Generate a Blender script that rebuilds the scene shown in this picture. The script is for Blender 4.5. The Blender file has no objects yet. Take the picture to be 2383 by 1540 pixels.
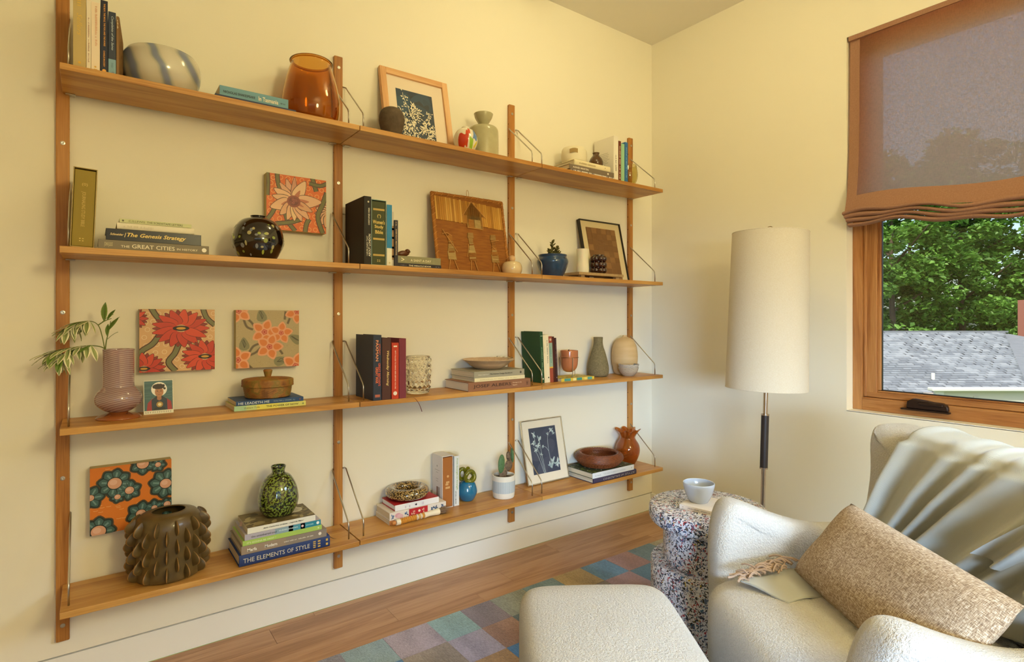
import bpy, bmesh, math, random
from mathutils import Vector, Matrix, Euler

# ------------------------------------------------------------------ camera, light, exposure
scene = bpy.context.scene
C = scene.collection
cam_data = bpy.data.cameras.new('camera')
cam = bpy.data.objects.new('camera', cam_data); C.objects.link(cam)
cam.location = (0.0, -2.1835, 1.1145)
cam.rotation_euler = (math.radians(90), 0, math.radians(-36.509))
cam_data.sensor_width = 36.0
cam_data.lens = 36.0 * 1318.99 / 2383
cam_data.shift_y = -(770 - 742.22) / 2383
cam_data.clip_start = 0.02
scene.camera = cam
vs = scene.view_settings
vs.view_transform = 'Standard'; vs.look = 'None'; vs.gamma = 1.0; vs.use_curve_mapping = False
vs.exposure = -0.1

world = bpy.data.worlds.new('sky'); scene.world = world
world.use_nodes = True
wn = world.node_tree.nodes; wl = world.node_tree.links
bgn = wn['Background']
sky = wn.new('ShaderNodeTexSky'); sky.sky_type = 'NISHITA'
sky.sun_disc = False; sky.sun_elevation = math.radians(52); sky.sun_rotation = math.radians(250)
sky.air_density = 1.0; sky.dust_density = 2.0
wl.new(sky.outputs[0], bgn.inputs[0])
bgn.inputs[1].default_value = 0.27

def lamp(name, typ, loc, rot, energy, color, **kw):
    d = bpy.data.lights.new(name, typ); d.energy = energy; d.color = color
    for k, v in kw.items(): setattr(d, k, v)
    o = bpy.data.objects.new(name, d); C.objects.link(o); o.location = loc; o.rotation_euler = rot
    return o
R = math.radians
lamp('sun', 'SUN', (-5, 2, 12), (R(38), 0, R(-70)), 4.2, (1.0, 0.93, 0.8), angle=R(1.0))
# added area lamps inside the unseen windows, aimed narrowly as cool daylight fill
def aim(loc, to): return (Vector(to) - Vector(loc)).to_track_quat('-Z', 'Y').to_euler()
lamp('garden_window_fill', 'AREA', (-.6, -4.42, .98), aim((-.6, -4.42, .98), (2.25, -.95, .12)), 15, (0.50, 0.72, 1.0), shape='RECTANGLE', size=1.7, size_y=.7, spread=R(36))
lamp('side_window_fill', 'AREA', (2.58, -3.15, 1.6), aim((2.58, -3.15, 1.6), (1.5, -1.65, .0)), 17, (0.50, 0.72, 1.0), shape='RECTANGLE', size=1.0, size_y=1.2, spread=R(55))
p = lamp('window_portal', 'AREA', (2.76, -1.7, 1.52), (0, R(90), 0), 1, (1, 1, 1), shape='RECTANGLE', size=1.6, size_y=1.25)
p.data.cycles.is_portal = True

rnd = random.Random(7)

# ------------------------------------------------------------------ helpers
def lin(h):
    if not isinstance(h, str): return tuple(h)
    h = h.lstrip('#'); o = []
    for i in (0, 2, 4):
        c = int(h[i:i+2], 16) / 255
        o.append(c / 12.92 if c <= .04045 else ((c + .055) / 1.055) ** 2.4)
    return tuple(o)
MATS = {}
class NT:
    def __init__(s, name):
        s.m = bpy.data.materials.new(name); s.m.use_nodes = True
        s.n = s.m.node_tree.nodes; s.l = s.m.node_tree.links
        s.b = s.n['Principled BSDF']; s.out = s.n['Material Output']
    def node(s, t, **kw):
        n = s.n.new(t)
        for k, v in kw.items():
            if k.startswith('i_'): n.inputs[k[2:].replace('_', ' ')].default_value = v
            else: setattr(n, k, v)
        return n
    def link(s, a, b): s.l.new(a, b)
    def coords(s, scale=(1, 1, 1), rand=True, kind='Object'):
        tc = s.node('ShaderNodeTexCoord'); mp = s.node('ShaderNodeMapping')
        mp.inputs['Scale'].default_value = scale
        s.link(tc.outputs[kind], mp.inputs['Vector'])
        if rand:
            oi = s.node('ShaderNodeObjectInfo'); mu = s.node('ShaderNodeMath', operation='MULTIPLY'); mu.inputs[1].default_value = 17.3
            s.link(oi.outputs['Random'], mu.inputs[0]); s.link(mu.outputs[0], mp.inputs['Location'])
        return mp.outputs[0]
    def ramp(s, fac, stops):
        r = s.node('ShaderNodeValToRGB')
        while len(r.color_ramp.elements) < len(stops): r.color_ramp.elements.new(0.5)
        for e, (p_, c) in zip(r.color_ramp.elements, stops):
            e.position = p_; e.color = (*lin(c), 1)
        s.link(fac, r.inputs[0]); return r.outputs[0]
    def bump(s, h, strength, dist):
        b = s.node('ShaderNodeBump'); b.inputs['Strength'].default_value = strength; b.inputs['Distance'].default_value = dist
        s.link(h, b.inputs['Height']); s.link(b.outputs[0], s.b.inputs['Normal'])
def mat(name, col='#888888', rough=.5, metal=0., bump=None, var=None, trans=0., ior=1.45, coat=0., sheen=0., sub=0., kind='Object'):
    """var=(scale, second colour, contrast 0..1); bump=(scale, strength, distance)"""
    if name in MATS: return MATS[name]
    t = NT(name); b = t.b
    b.inputs['Base Color'].default_value = (*lin(col), 1)
    b.inputs['Roughness'].default_value = rough; b.inputs['Metallic'].default_value = metal
    b.inputs['Transmission Weight'].default_value = trans; b.inputs['IOR'].default_value = ior
    b.inputs['Coat Weight'].default_value = coat; b.inputs['Coat Roughness'].default_value = .05
    b.inputs['Sheen Weight'].default_value = sheen
    if sub: b.inputs['Subsurface Weight'].default_value = sub; b.inputs['Subsurface Scale'].default_value = .01
    if var:
        v = t.coords((var[0],) * 3 if not isinstance(var[0], tuple) else var[0], kind=kind)
        n = t.node('ShaderNodeTexNoise'); n.inputs['Scale'].default_value = 1.0; n.inputs['Detail'].default_value = 6
        t.link(v, n.inputs['Vector'])
        k = var[2] if len(var) > 2 else .3
        t.link(t.ramp(n.outputs['Fac'], [(.5 - k / 2, col), (.5 + k / 2, var[1])]), b.inputs['Base Color'])
    if bump:
        v = t.coords((1, 1, 1), kind=kind)
        n = t.node('ShaderNodeTexNoise'); n.inputs['Scale'].default_value = bump[0]; n.inputs['Detail'].default_value = 4
        t.link(v, n.inputs['Vector']); t.bump(n.outputs['Fac'], bump[1], bump[2])
    MATS[name] = t.m; return t.m
def paint(h, rough=.55): return mat('paint_%s_%d' % (h.strip('#'), rough * 100), h, rough)
def wood(name, c1, c2, c3, axis, rough=.45, fine=60):
    if name in MATS: return MATS[name]
    t = NT(name); sc = [9.0, 9.0, 9.0]; sc[axis] = .9
    v = t.coords(tuple(sc))
    n = t.node('ShaderNodeTexNoise', i_Scale=1.6, i_Detail=5.0, i_Roughness=.55, i_Distortion=.6); t.link(v, n.inputs['Vector'])
    w = t.node('ShaderNodeMath', operation='MULTIPLY'); w.inputs[1].default_value = 13; t.link(n.outputs['Fac'], w.inputs[0])
    s = t.node('ShaderNodeMath', operation='SINE'); t.link(w.outputs[0], s.inputs[0])
    sf = [fine * 6.0] * 3; sf[axis] = 9.0
    v2 = t.coords(tuple(sf)); n2 = t.node('ShaderNodeTexNoise', i_Scale=1.0, i_Detail=3.0); t.link(v2, n2.inputs['Vector'])
    m1 = t.node('ShaderNodeMath', operation='MULTIPLY_ADD'); m1.inputs[1].default_value = .16; m1.inputs[2].default_value = .5; t.link(s.outputs[0], m1.inputs[0])
    m2 = t.node('ShaderNodeMath', operation='MULTIPLY_ADD'); m2.inputs[1].default_value = .55; m2.inputs[2].default_value = -.27; t.link(n2.outputs['Fac'], m2.inputs[0])
    ad = t.node('ShaderNodeMath', operation='ADD'); t.link(m1.outputs[0], ad.inputs[0]); t.link(m2.outputs[0], ad.inputs[1])
    t.link(t.ramp(ad.outputs[0], [(.25, c1), (.5, c2), (.78, c3)]), t.b.inputs['Base Color'])
    t.b.inputs['Roughness'].default_value = rough
    t.bump(n2.outputs['Fac'], .12, .0006)
    MATS[name] = t.m; return t.m
def attr_mat(name, rough=.6, bump=None):
    if name in MATS: return MATS[name]
    t = NT(name); a = t.node('ShaderNodeAttribute', attribute_name='Col')
    t.link(a.outputs['Color'], t.b.inputs['Base Color']); t.b.inputs['Roughness'].default_value = rough
    if bump:
        v = t.coords(); n = t.node('ShaderNodeTexNoise', i_Scale=bump[0], i_Detail=3.0); t.link(v, n.inputs['Vector']); t.bump(n.outputs['Fac'], bump[1], bump[2])
    MATS[name] = t.m; return t.m

def setp(o, label=None, cat=None, group=None, kind=None):
    if label: o['label'] = label
    if cat: o['category'] = cat
    if group: o['group'] = group
    if kind: o['kind'] = kind
    return o
def root(name, label, cat, loc=(0, 0, 0), rz=0., group=None):
    o = bpy.data.objects.new(name, None); C.objects.link(o); o.empty_display_size = .05
    o.location = loc; o.rotation_euler = (0, 0, rz); return setp(o, label, cat, group)
def link(name, me, parent=None, loc=None, rot=None, scale=None):
    o = bpy.data.objects.new(name, me); C.objects.link(o)
    if parent: o.parent = parent
    if loc: o.location = loc
    if rot: o.rotation_euler = rot
    if scale: o.scale = scale
    return o
class G:
    """collects geometry for one mesh"""
    def __init__(s): s.v = []; s.f = []; s.c = []; s.mi = []; s.mats = []
    def add(s, vs, fs, col=None, mi=0):
        k = len(s.v); s.v += [tuple(p_) for p_ in vs]; s.f += [tuple(i + k for i in f) for f in fs]
        s.c += [col] * len(fs); s.mi += [mi] * len(fs); return s
    def box(s, x0, x1, y0, y1, z0, z1, col=None, mi=0):
        return s.add([(x0, y0, z0), (x1, y0, z0), (x1, y1, z0), (x0, y1, z0), (x0, y0, z1), (x1, y0, z1), (x1, y1, z1), (x0, y1, z1)],
                     [(0, 3, 2, 1), (4, 5, 6, 7), (0, 1, 5, 4), (1, 2, 6, 5), (2, 3, 7, 6), (3, 0, 4, 7)], col, mi)
    def grid(s, fn, nu, nv, cu=False, cv=False, col=None, flip=False):
        vs = [fn(i / nu if cu else i / (nu - 1), j / nv if cv else j / (nv - 1)) for j in range(nv) for i in range(nu)]
        fs = []
        for j in range(nv if cv else nv - 1):
            for i in range(nu if cu else nu - 1):
                a = j * nu + i; b = j * nu + (i + 1) % nu; c = ((j + 1) % nv) * nu + (i + 1) % nu; d = ((j + 1) % nv) * nu + i
                fs.append((d, c, b, a) if flip else (a, b, c, d))
        return s.add(vs, fs, col)
    def lathe(s, prof, seg=40, fn=None, cx=0., cy=0., cap0=True, cap1=False, col=None):
        n = len(prof); vs = []
        for r, z in prof:
            for i in range(seg):
                a = 2 * math.pi * i / seg; rr, zz = (r, z) if fn is None else fn(r, z, a)
                vs.append((cx + rr * math.cos(a), cy + rr * math.sin(a), zz))
        fs = [(j * seg + i, j * seg + (i + 1) % seg, (j + 1) * seg + (i + 1) % seg, (j + 1) * seg + i) for j in range(n - 1) for i in range(seg)]
        if cap0: fs.append(tuple(range(seg - 1, -1, -1)))
        if cap1: fs.append(tuple((n - 1) * seg + i for i in range(seg)))
        return s.add(vs, fs, col)
    def tube(s, pts, r, seg=8, closed=False, col=None):
        pts = [Vector(p_) for p_ in pts]; n = len(pts); vs = []; up = None
        rs = r if isinstance(r, (list, tuple)) else [r] * n
        for i, p_ in enumerate(pts):
            a = pts[(i - 1) % n] if (closed or i) else p_; b = pts[(i + 1) % n] if (closed or i < n - 1) else p_
            t = (b - a).normalized()
            if up is None:
                up = Vector((0, 0, 1)) if abs(t.z) < .9 else Vector((1, 0, 0))
            sx = t.cross(up).normalized(); up = sx.cross(t).normalized()
            for k in range(seg):
                q = 2 * math.pi * k / seg; vs.append(p_ + (sx * math.cos(q) + up * math.sin(q)) * rs[i])
        fs = []
        for j in range(n if closed else n - 1):
            for k in range(seg):
                j2 = (j + 1) % n
                fs.append((j * seg + k, j2 * seg + k, j2 * seg + (k + 1) % seg, j * seg + (k + 1) % seg))
        if not closed: fs += [tuple(range(seg)), tuple((n - 1) * seg + k for k in range(seg - 1, -1, -1))]
        return s.add(vs, fs, col)
    def prism(s, pts, y0, y1, col=None):
        n = len(pts); vs = [(x, y0, z) for x, z in pts] + [(x, y1, z) for x, z in pts]
        fs = [tuple(range(n)), tuple(range(2 * n - 1, n - 1, -1))] + [(i, i + n, (i + 1) % n + n, (i + 1) % n) for i in range(n)]
        return s.add(vs, fs, col)
    def ball(s, c, r, seg=16, ring=10, col=None, sc=(1, 1, 1), M=None):
        vs = []; fs = []
        for j in range(ring + 1):
            t = math.pi * j / ring
            for i in range(seg):
                a = 2 * math.pi * i / seg
                q = Vector((math.sin(t) * math.cos(a) * sc[0], math.sin(t) * math.sin(a) * sc[1], math.cos(t) * sc[2])) * r
                if M is not None: q = M @ q
                vs.append(Vector(c) + q)
        for j in range(ring):
            for i in range(seg):
                fs.append((j * seg + i, (j + 1) * seg + i, (j + 1) * seg + (i + 1) % seg, j * seg + (i + 1) % seg))
        return s.add(vs, fs, col)
    def xf(s, M):
        s.v = [tuple(M @ Vector(p_)) for p_ in s.v]; return s
    def obj(s, name, m, parent=None, smooth=False, bevel=0, sub=0, label=None, kind=None, ang=40, seg=2, fixn=True):
        me = bpy.data.meshes.new(name); me.from_pydata(s.v, [], s.f)
        ms = m if isinstance(m, (list, tuple)) else [m]
        for q in ms: me.materials.append(q)
        if len(ms) > 1: me.polygons.foreach_set('material_index', s.mi)
        if any(c is not None for c in s.c):
            at = me.color_attributes.new('Col', 'FLOAT_COLOR', 'CORNER'); arr = []
            for pl, c in zip(me.polygons, s.c):
                arr += list((*lin(c or '#ffffff'), 1.0)) * pl.loop_total
            at.data.foreach_set('color', arr)
        if fixn:
            bm = bmesh.new(); bm.from_mesh(me)
            bmesh.ops.recalc_face_normals(bm, faces=bm.faces); bm.to_mesh(me); bm.free()
        if smooth:
            me.polygons.foreach_set('use_smooth', [True] * len(me.polygons))
            if ang < 180: me.set_sharp_from_angle(angle=R(ang))
        me.update()
        o = link(name, me, parent)
        if bevel:
            b = o.modifiers.new('bevel', 'BEVEL'); b.width = bevel; b.segments = seg; b.limit_method = 'ANGLE'; b.angle_limit = R(35)
        if sub:
            b = o.modifiers.new('sub', 'SUBSURF'); b.levels = sub; b.render_levels = sub
        return setp(o, label, None, None, kind)
def smooth_prof(pts, n=6):
    """Catmull-Rom through (r,z) points"""
    out = []
    P = [pts[0]] + list(pts) + [pts[-1]]
    for i in range(1, len(P) - 2):
        p0, p1, p2, p3 = P[i-1], P[i], P[i+1], P[i+2]
        for k in range(n):
            t = k / n
            out.append(tuple(.5 * ((2*p1[d]) + (-p0[d]+p2[d])*t + (2*p0[d]-5*p1[d]+4*p2[d]-p3[d])*t*t + (-p0[d]+3*p1[d]-3*p2[d]+p3[d])*t**3) for d in range(len(p1))))
    out.append(tuple(pts[-1])); return out
def vessel(prof, wall=.004, n=5, floor=None):
    """outer profile bottom->rim, then a rounded lip and the inner wall back down"""
    o = smooth_prof(prof, n); fl = floor if floor is not None else o[0][1] + wall * 1.5
    inner = [(max(r - wall, .001), z) for r, z in reversed(o) if z > fl + wall]
    top = o[-1]; lip = [(top[0] - wall * .25, top[1] + wall * .35), (top[0] - wall * .75, top[1] + wall * .35)]
    return [(.0005, o[0][1])] + o + lip + inner + [(max(inner[-1][0] * .8, .002), fl), (.0005, fl)]
_txt = {}
def text_geo(s, bold=0., shear=0.):
    k = (s, bold, shear)
    if k not in _txt:
        cu = bpy.data.curves.new('t', 'FONT'); cu.body = s; cu.size = 1; cu.resolution_u = 2; cu.offset = bold; cu.shear = shear
        ob = bpy.data.objects.new('t', cu); me = bpy.data.meshes.new_from_object(ob)
        vs = [v.co.copy() for v in me.vertices]; fs = [tuple(p_.vertices) for p_ in me.polygons]
        bpy.data.objects.remove(ob); bpy.data.curves.remove(cu); bpy.data.meshes.remove(me)
        x0 = min(v.x for v in vs); x1 = max(v.x for v in vs); y0 = min(v.y for v in vs); y1 = max(v.y for v in vs)
        _txt[k] = ([((v.x - x0) / (x1 - x0), (v.y - y0) / (y1 - y0)) for v in vs], fs)
    return _txt[k]
def put_text(g, s, fn, col, bold=0.012, shear=0.):
    vs, fs = text_geo(s, bold, shear); g.add([fn(a, b) for a, b in vs], fs, col)
INK = attr_mat('printed_ink', .45)
class Art:
    """flat print on the rectangle [0,w]x[0,h] of a face; polygons are clipped to it"""
    def __init__(s, w, h): s.w = w; s.h = h; s.g = G(); s.k = 0
    def poly(s, pts, col):
        P = list(pts); s.k += 1
        for ax, lim, sg in ((0, 0, 1), (0, s.w, -1), (1, 0, 1), (1, s.h, -1)):
            Q = []
            for i in range(len(P)):
                a, b = P[i], P[(i + 1) % len(P)]; da = sg * (a[ax] - lim); db = sg * (b[ax] - lim)
                if da >= 0: Q.append(a)
                if (da >= 0) != (db >= 0):
                    t = da / (da - db); Q.append((a[0] + (b[0] - a[0]) * t, a[1] + (b[1] - a[1]) * t))
            P = Q
            if len(P) < 3: return
        y = -.0002 - s.k * 1.1e-5
        s.g.add([(x, y, z) for x, z in P], [tuple(range(len(P)))], col)
    def ell(s, cx, cy, rx, ry, col, rot=0., n=20):
        c, q = math.cos(rot), math.sin(rot)
        s.poly([(cx + rx * math.cos(t) * c - ry * math.sin(t) * q, cy + rx * math.cos(t) * q + ry * math.sin(t) * c) for t in [2 * math.pi * i / n for i in range(n)]], col)
    def ring(s, cx, cy, r, wd, col, n=14, sq=1.):
        P = lambda rr, i: (cx + rr * math.cos(2 * math.pi * i / n), cy + rr * sq * math.sin(2 * math.pi * i / n))
        for i in range(n): s.poly([P(r, i), P(r, i + 1), P(r - wd, i + 1), P(r - wd, i)], col); s.k -= 1
        s.k += 1
    def strip(s, pts, wd, col, taper=False):
        n = len(pts); L = []; Rr = []
        for i, p_ in enumerate(pts):
            a = pts[max(i - 1, 0)]; b = pts[min(i + 1, n - 1)]; dx, dy = b[0] - a[0], b[1] - a[1]; d = math.hypot(dx, dy) or 1
            k = wd / 2 * (1 - .8 * i / (n - 1) if taper else 1)
            L.append((p_[0] - dy / d * k, p_[1] + dx / d * k)); Rr.append((p_[0] + dy / d * k, p_[1] - dx / d * k))
        for i in range(n - 1): s.poly([L[i], L[i+1], Rr[i+1], Rr[i]], col); s.k -= 1
        s.k += 1
    def petal(s, cx, cy, a, r0, r1, wd, col, edge=None, ew=.003, sq=1., tip=.6):
        def pts(e):
            o = []
            for t in [i / 8 for i in range(9)]:
                r = r0 + (r1 + e - r0) * t; h = (wd / 2 + e) * math.sin(math.pi * min(1, t ** tip * .92 + .06)) ** .7
                o.append((r, h))
            o = o + [(r, -h) for r, h in reversed(o)]
            return [(cx + r * math.cos(a) - h * math.sin(a), cy + (r * math.sin(a) + h * math.cos(a)) * sq) for r, h in o]
        if edge: s.poly(pts(ew), edge)
        s.poly(pts(0), col)
    def obj(s, name, parent, loc=(0, 0, 0), rot=None, m=None):
        o = s.g.obj(name, m or INK, parent, fixn=False); o.location = loc
        if rot: o.rotation_euler = rot
        return o
# ------------------------------------------------------------------ the room
XR, ZC, XL, YB = 2.636, 2.718, -2.3, -4.5
WALL = mat('wall_paint', '#f1ead8', .75, bump=(260, .05, .001))
TRIMP = mat('trim_paint', '#f1eee6', .5)
CEIL = mat('ceiling_paint', '#efe9dc', .85)
FLOORW = wood('floor_oak', '#9a6f4c', '#b58863', '#c89c76', 0, .42, 40)
GAP = paint('#4a3020', .8)
fl = G().box(XL, XR, YB, 0, -.12, -.006).obj('floor', GAP); setp(fl, kind='structure')
setp(fl, 'oak strip floor laid parallel to the shelf wall')
seams = [0, -.03] + [-.03 - .11 * i for i in range(1, 41)]
planks = 0
for i in range(len(seams) - 1):
    y1, y0 = seams[i], max(seams[i + 1], YB)
    if y1 <= YB: break
    xs = {1: [XL, -1.1, .51, 1.80, XR], 2: [XL, -.3, .91, 1.44, 2.2, XR], 3: [XL, -.9, .2, 1.25, 2.3, XR]}.get(i)
    if xs is None:
        xs = [XL]; x = XL - rnd.uniform(.2, .9)
        while x < XR - .5:
            x += rnd.uniform(.9, 1.7)
            if XL + .3 < x < XR - .3: xs.append(x)
        xs.append(XR)
    for a, b in zip(xs, xs[1:]):
        G().box(a + .0006, b - .0006, y0 + .0006, y1 - .0006, -.006, 0).obj('plank', FLOORW, fl); planks += 1

def struct(g, name, m, label=None, bevel=0):
    return setp(g.obj(name, m, bevel=bevel), label, kind='structure')
# shelf wall, with the flush baseboard below a shadow gap
struct(G().box(XL - .2, XR + .2, .012, .2, 0, .0955).box(XL - .2, XR + .2, .0, .2, .1005, ZC), 'wall_back', WALL, 'pale cream wall behind the oak shelves')
struct(G().box(XL, XR, 0, .012, .001, .0955), 'baseboard_back', TRIMP, 'flush white baseboard under a thin shadow gap', .0008)
struct(G().box(XL - .2, XL, YB, 0, 0, ZC), 'wall_left', WALL)
W1 = (-2.27, -1.068, .717, 2.338)          # seen window opening: y0,y1,z0,z1
W2 = (-3.75, -2.65, .717, 2.338)
g = G()
T = .2
ys = [YB, W2[0], W2[1], W1[0], W1[1], .0]
for a, b in ((0, 1), (2, 3), (4, 5)): g.box(XR, XR + T, ys[a], ys[b], 0, ZC)
for w in (W1, W2): g.box(XR, XR + T, w[0], w[1], 0, w[2]).box(XR, XR + T, w[0], w[1], w[3], ZC)
struct(g, 'wall_right', WALL, 'plain wall with the wood framed window')
struct(G().box(XR - .012, XR, YB, -.001, .001, .0955), 'baseboard_right', TRIMP)
BW = (-1.9, .6, .35, 2.25)
g = G(); g.box(XL - .2, BW[0], YB - .2, YB, 0, ZC).box(BW[1], XR + .2, YB - .2, YB, 0, ZC).box(BW[0], BW[1], YB - .2, YB, 0, BW[2]).box(BW[0], BW[1], YB - .2, YB, BW[3], ZC)
struct(g, 'wall_front', WALL)
struct(G().box(XL - .2, XR + .2, YB - .2, .2, ZC, ZC + .15), 'ceiling', CEIL, 'flat white ceiling')
# glowing globes added out of view as warm fill light for the walls
def add_fill_globe(x, y, z, r_, e, label):
    r = root('fill_globe', label, 'lamp', (x, y, z), group='added warm fill globes')
    t = NT('fill_glow_%d' % (x * 100)); t.b.inputs['Emission Color'].default_value = (1, .865, .44, 1); t.b.inputs['Emission Strength'].default_value = e
    G().ball((0, 0, 0), r_, 28, 18).obj('globe', t.m, r, True)
    G().tube([(0, 0, r_), (0, 0, ZC - z)], .006, 8).obj('cord', paint('#5a4a30', .4), r)
add_fill_globe(1.0, -3.5, 2.0, .24, 45, 'added glowing globe behind the camera for warm fill light')
add_fill_globe(1.55, -.95, 2.58, .1, 26, 'small added glowing globe before the shelves for warm fill light')

# ------------------------------------------------------------------ window with casement, glass and crank
FIR = wood('fir_vertical', '#85512a', '#a8703e', '#c08c56', 2, .35, 50)
FIRH = wood('fir_horizontal', '#85512a', '#a8703e', '#c08c56', 1, .35, 50)
def glass_pane_mat():
    t = NT('window_glass'); n = t.n; n.remove(t.b)
    tr = t.node('ShaderNodeBsdfTransparent'); gl = t.node('ShaderNodeBsdfGlossy'); gl.inputs['Roughness'].default_value = 0
    fr = t.node('ShaderNodeFresnel', i_IOR=1.45); mx = t.node('ShaderNodeMixShader')
    tr.inputs[0].default_value = (.96, .98, .97, 1)
    t.link(fr.outputs[0], mx.inputs[0]); t.link(tr.outputs[0], mx.inputs[1]); t.link(gl.outputs[0], mx.inputs[2]); t.link(mx.outputs[0], t.out.inputs[0]); return t.m
PANE = glass_pane_mat()
DARK = paint('#2a2523', .4)
def casement(name, w, label, crank=True):
    r = root(name, label, None); r['kind'] = 'structure'
    y0, y1, z0, z1 = w; F = XR + .058; fw = .037
    jb = .0
    G().box(XR + .0, F + .08, y0, y1, z0 - .002, z0 + .003).obj('sill_board', TRIMP, r)
    for (a, b) in ((y1 - fw, y1), (y0, y0 + fw)):
        G().box(F, F + .09, a, b, z0 + .003, z1).obj('frame_jamb', FIR, r, bevel=.002)
    G().box(F, F + .09, y0 + fw, y1 - fw, z0 + .003, z0 + .058).obj('frame_sill', FIRH, r, bevel=.003)
    G().box(F, F + .09, y0 + fw, y1 - fw, z1 - fw, z1).obj('frame_head', FIRH, r, bevel=.002)
    s = G().box(F + .022, F + .07, y1 - fw - .05, y1 - fw - .001, z0 + .06, z1 - fw).obj('sash_stile', FIR, r, bevel=.003)
    G().box(F + .016, F + .03, y1 - fw - .012, y1 - fw, z0 + .06, z1 - fw).obj('stop_bead', FIR, r, bevel=.003)
    G().box(F + .034, F + .05, y1 - fw - .062, y1 - fw - .048, z0 + .09, z1 - fw).obj('glazing_bead', FIR, r, bevel=.003)
    G().box(F + .022, F + .07, y0 + fw + .001, y0 + fw + .05, z0 + .06, z1 - fw).obj('sash_stile', FIR, r, bevel=.003)
    G().box(F + .020, F + .07, y0 + fw, y1 - fw - .002, z0 + .059, z0 + .082).obj('sash_rail', FIRH, r, bevel=.003)
    G().box(F + .034, F + .07, y0 + fw, y1 - fw - .05, z0 + .082, z0 + .0885).obj('glazing_bead', FIRH, r, bevel=.002)
    G().box(F + .022, F + .07, y0 + fw, y1 - fw, z1 - fw - .05, z1 - fw).obj('sash_rail', FIRH, r, bevel=.003)
    G().box(F + .044, F + .054, y1 - fw - .064, y1 - fw - .05, z0 + .088, z1 - fw - .05).box(F + .044, F + .054, y0 + fw + .05, y1 - fw - .05, z0 + .084, z0 + .0925).obj('glass_gasket', DARK, r)
    G().box(F + .049, F + .051, y0 + fw + .04, y1 - fw - .04, z0 + .08, z1 - fw - .04).obj('glass_pane', PANE, r)
    if crank:
        BR = mat('dark_bronze', '#33241f', .35, .5)
        k = G(); k.box(F - .02, F + .012, -1.425, -1.258, z0 + .026, z0 + .033)
        k.obj('crank_base', BR, r, bevel=.003)
        k = G()
        pr = [(-1.277, .034), (-1.28, .062), (-1.30, .074), (-1.345, .07), (-1.37, .066), (-1.40, .065), (-1.418, .056), (-1.421, .034)]
        k.add([(F - .016, a, z0 + b) for a, b in pr] + [(F + .012, a, z0 + b) for a, b in pr], [tuple(range(8)), tuple(range(15, 7, -1))] + [(i, i + 8, (i + 1) % 8 + 8, (i + 1) % 8) for i in range(8)])
        k.obj('crank_cover', BR, r, True, bevel=.004)
        k = G(); k.box(F - .021, F - .010, -1.405, -1.32, z0 + .050, z0 + .062); k.obj('crank_handle', BR, r, bevel=.004)
    return r
casement('window_1', W1, 'fir framed casement window with a dark folding crank')
casement('window_2', W2, 'fir framed casement window further along the wall', False)
g = G(); 
r3 = root('window_3', 'wide fir framed window in the wall behind', None); r3['kind'] = 'structure'
for a, b in ((BW[0], BW[0] + .07), (-.69, -.61), (BW[1] - .07, BW[1])): G().box(a, b, YB - .14, YB - .06, BW[2], BW[3]).obj('frame_jamb', FIR, r3)
for a, b in ((BW[2], BW[2] + .07), (BW[3] - .07, BW[3])): G().box(BW[0], BW[1], YB - .14, YB - .06, a, b).obj('frame_rail', FIR, r3)
G().box(BW[0] + .05, BW[1] - .05, YB - .102, YB - .098, BW[2] + .05, BW[3] - .05).obj('glass_pane', PANE, r3)

# ------------------------------------------------------------------ roman blind
def linen():
    t = NT('blind_linen'); n = t.n; n.remove(t.b)
    v = t.coords((1, 420, 60), rand=False); a = t.node('ShaderNodeTexNoise', i_Scale=1.0, i_Detail=3.0); t.link(v, a.inputs['Vector'])
    v = t.coords((1, 60, 440), rand=False); b = t.node('ShaderNodeTexNoise', i_Scale=1.0, i_Detail=3.0); t.link(v, b.inputs['Vector'])
    m = t.node('ShaderNodeMath', operation='MULTIPLY'); t.link(a.outputs['Fac'], m.inputs[0]); t.link(b.outputs['Fac'], m.inputs[1])
    thr = t.node('ShaderNodeMapRange'); thr.inputs[1].default_value = .16; thr.inputs[2].default_value = .36; t.link(m.outputs[0], thr.inputs[0])
    d = t.node('ShaderNodeBsdfDiffuse'); tl = t.node('ShaderNodeBsdfTranslucent'); tr = t.node('ShaderNodeBsdfTransparent')
    d.inputs[0].default_value = (*lin('#a8806a'), 1); tl.inputs[0].default_value = (*lin('#ffe2d4'), 1)
    m1 = t.node('ShaderNodeMixShader', ); m1.inputs[0].default_value = .82
    t.link(d.outputs[0], m1.inputs[1]); t.link(tl.outputs[0], m1.inputs[2])
    f = t.node('ShaderNodeMath', operation='MULTIPLY_ADD'); f.inputs[1].default_value = .16; f.inputs[2].default_value = .0; t.link(thr.outputs[0], f.inputs[0])
    m2 = t.node('ShaderNodeMixShader'); t.link(f.outputs[0], m2.inputs[0]); t.link(m1.outputs[0], m2.inputs[1]); t.link(tr.outputs[0], m2.inputs[2])
    t.link(m2.outputs[0], t.out.inputs[0]); return t.m
LIN = linen()
LINH = mat('blind_hem', '#9a7058', .9, bump=(900, .2, .0006), var=(220, '#aa8068', .5))
bl = root('roman_blind', 'half raised rust brown linen roman blind in the window', 'blind', (2.648, -1.67, 1.5))
def blx(u, v):
    y = -1.077 - u * 1.184; z = 1.56 + v * (2.332 - 1.56)
    sag = .018 * math.sin(u * 9.5 + .6) * (1 - v) ** 2
    return (2.648 - .045 * (1 - v) ** 6 + .006 * math.sin(y * 7 + 2 * v), y, z + sag)
P0 = Vector((2.648, -1.67, 1.5))
def rel(g): g.v = [tuple(Vector(q) - P0) for q in g.v]; return g
rel(G().grid(blx, 40, 30)).obj('cloth', LIN, bl, True)
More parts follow.
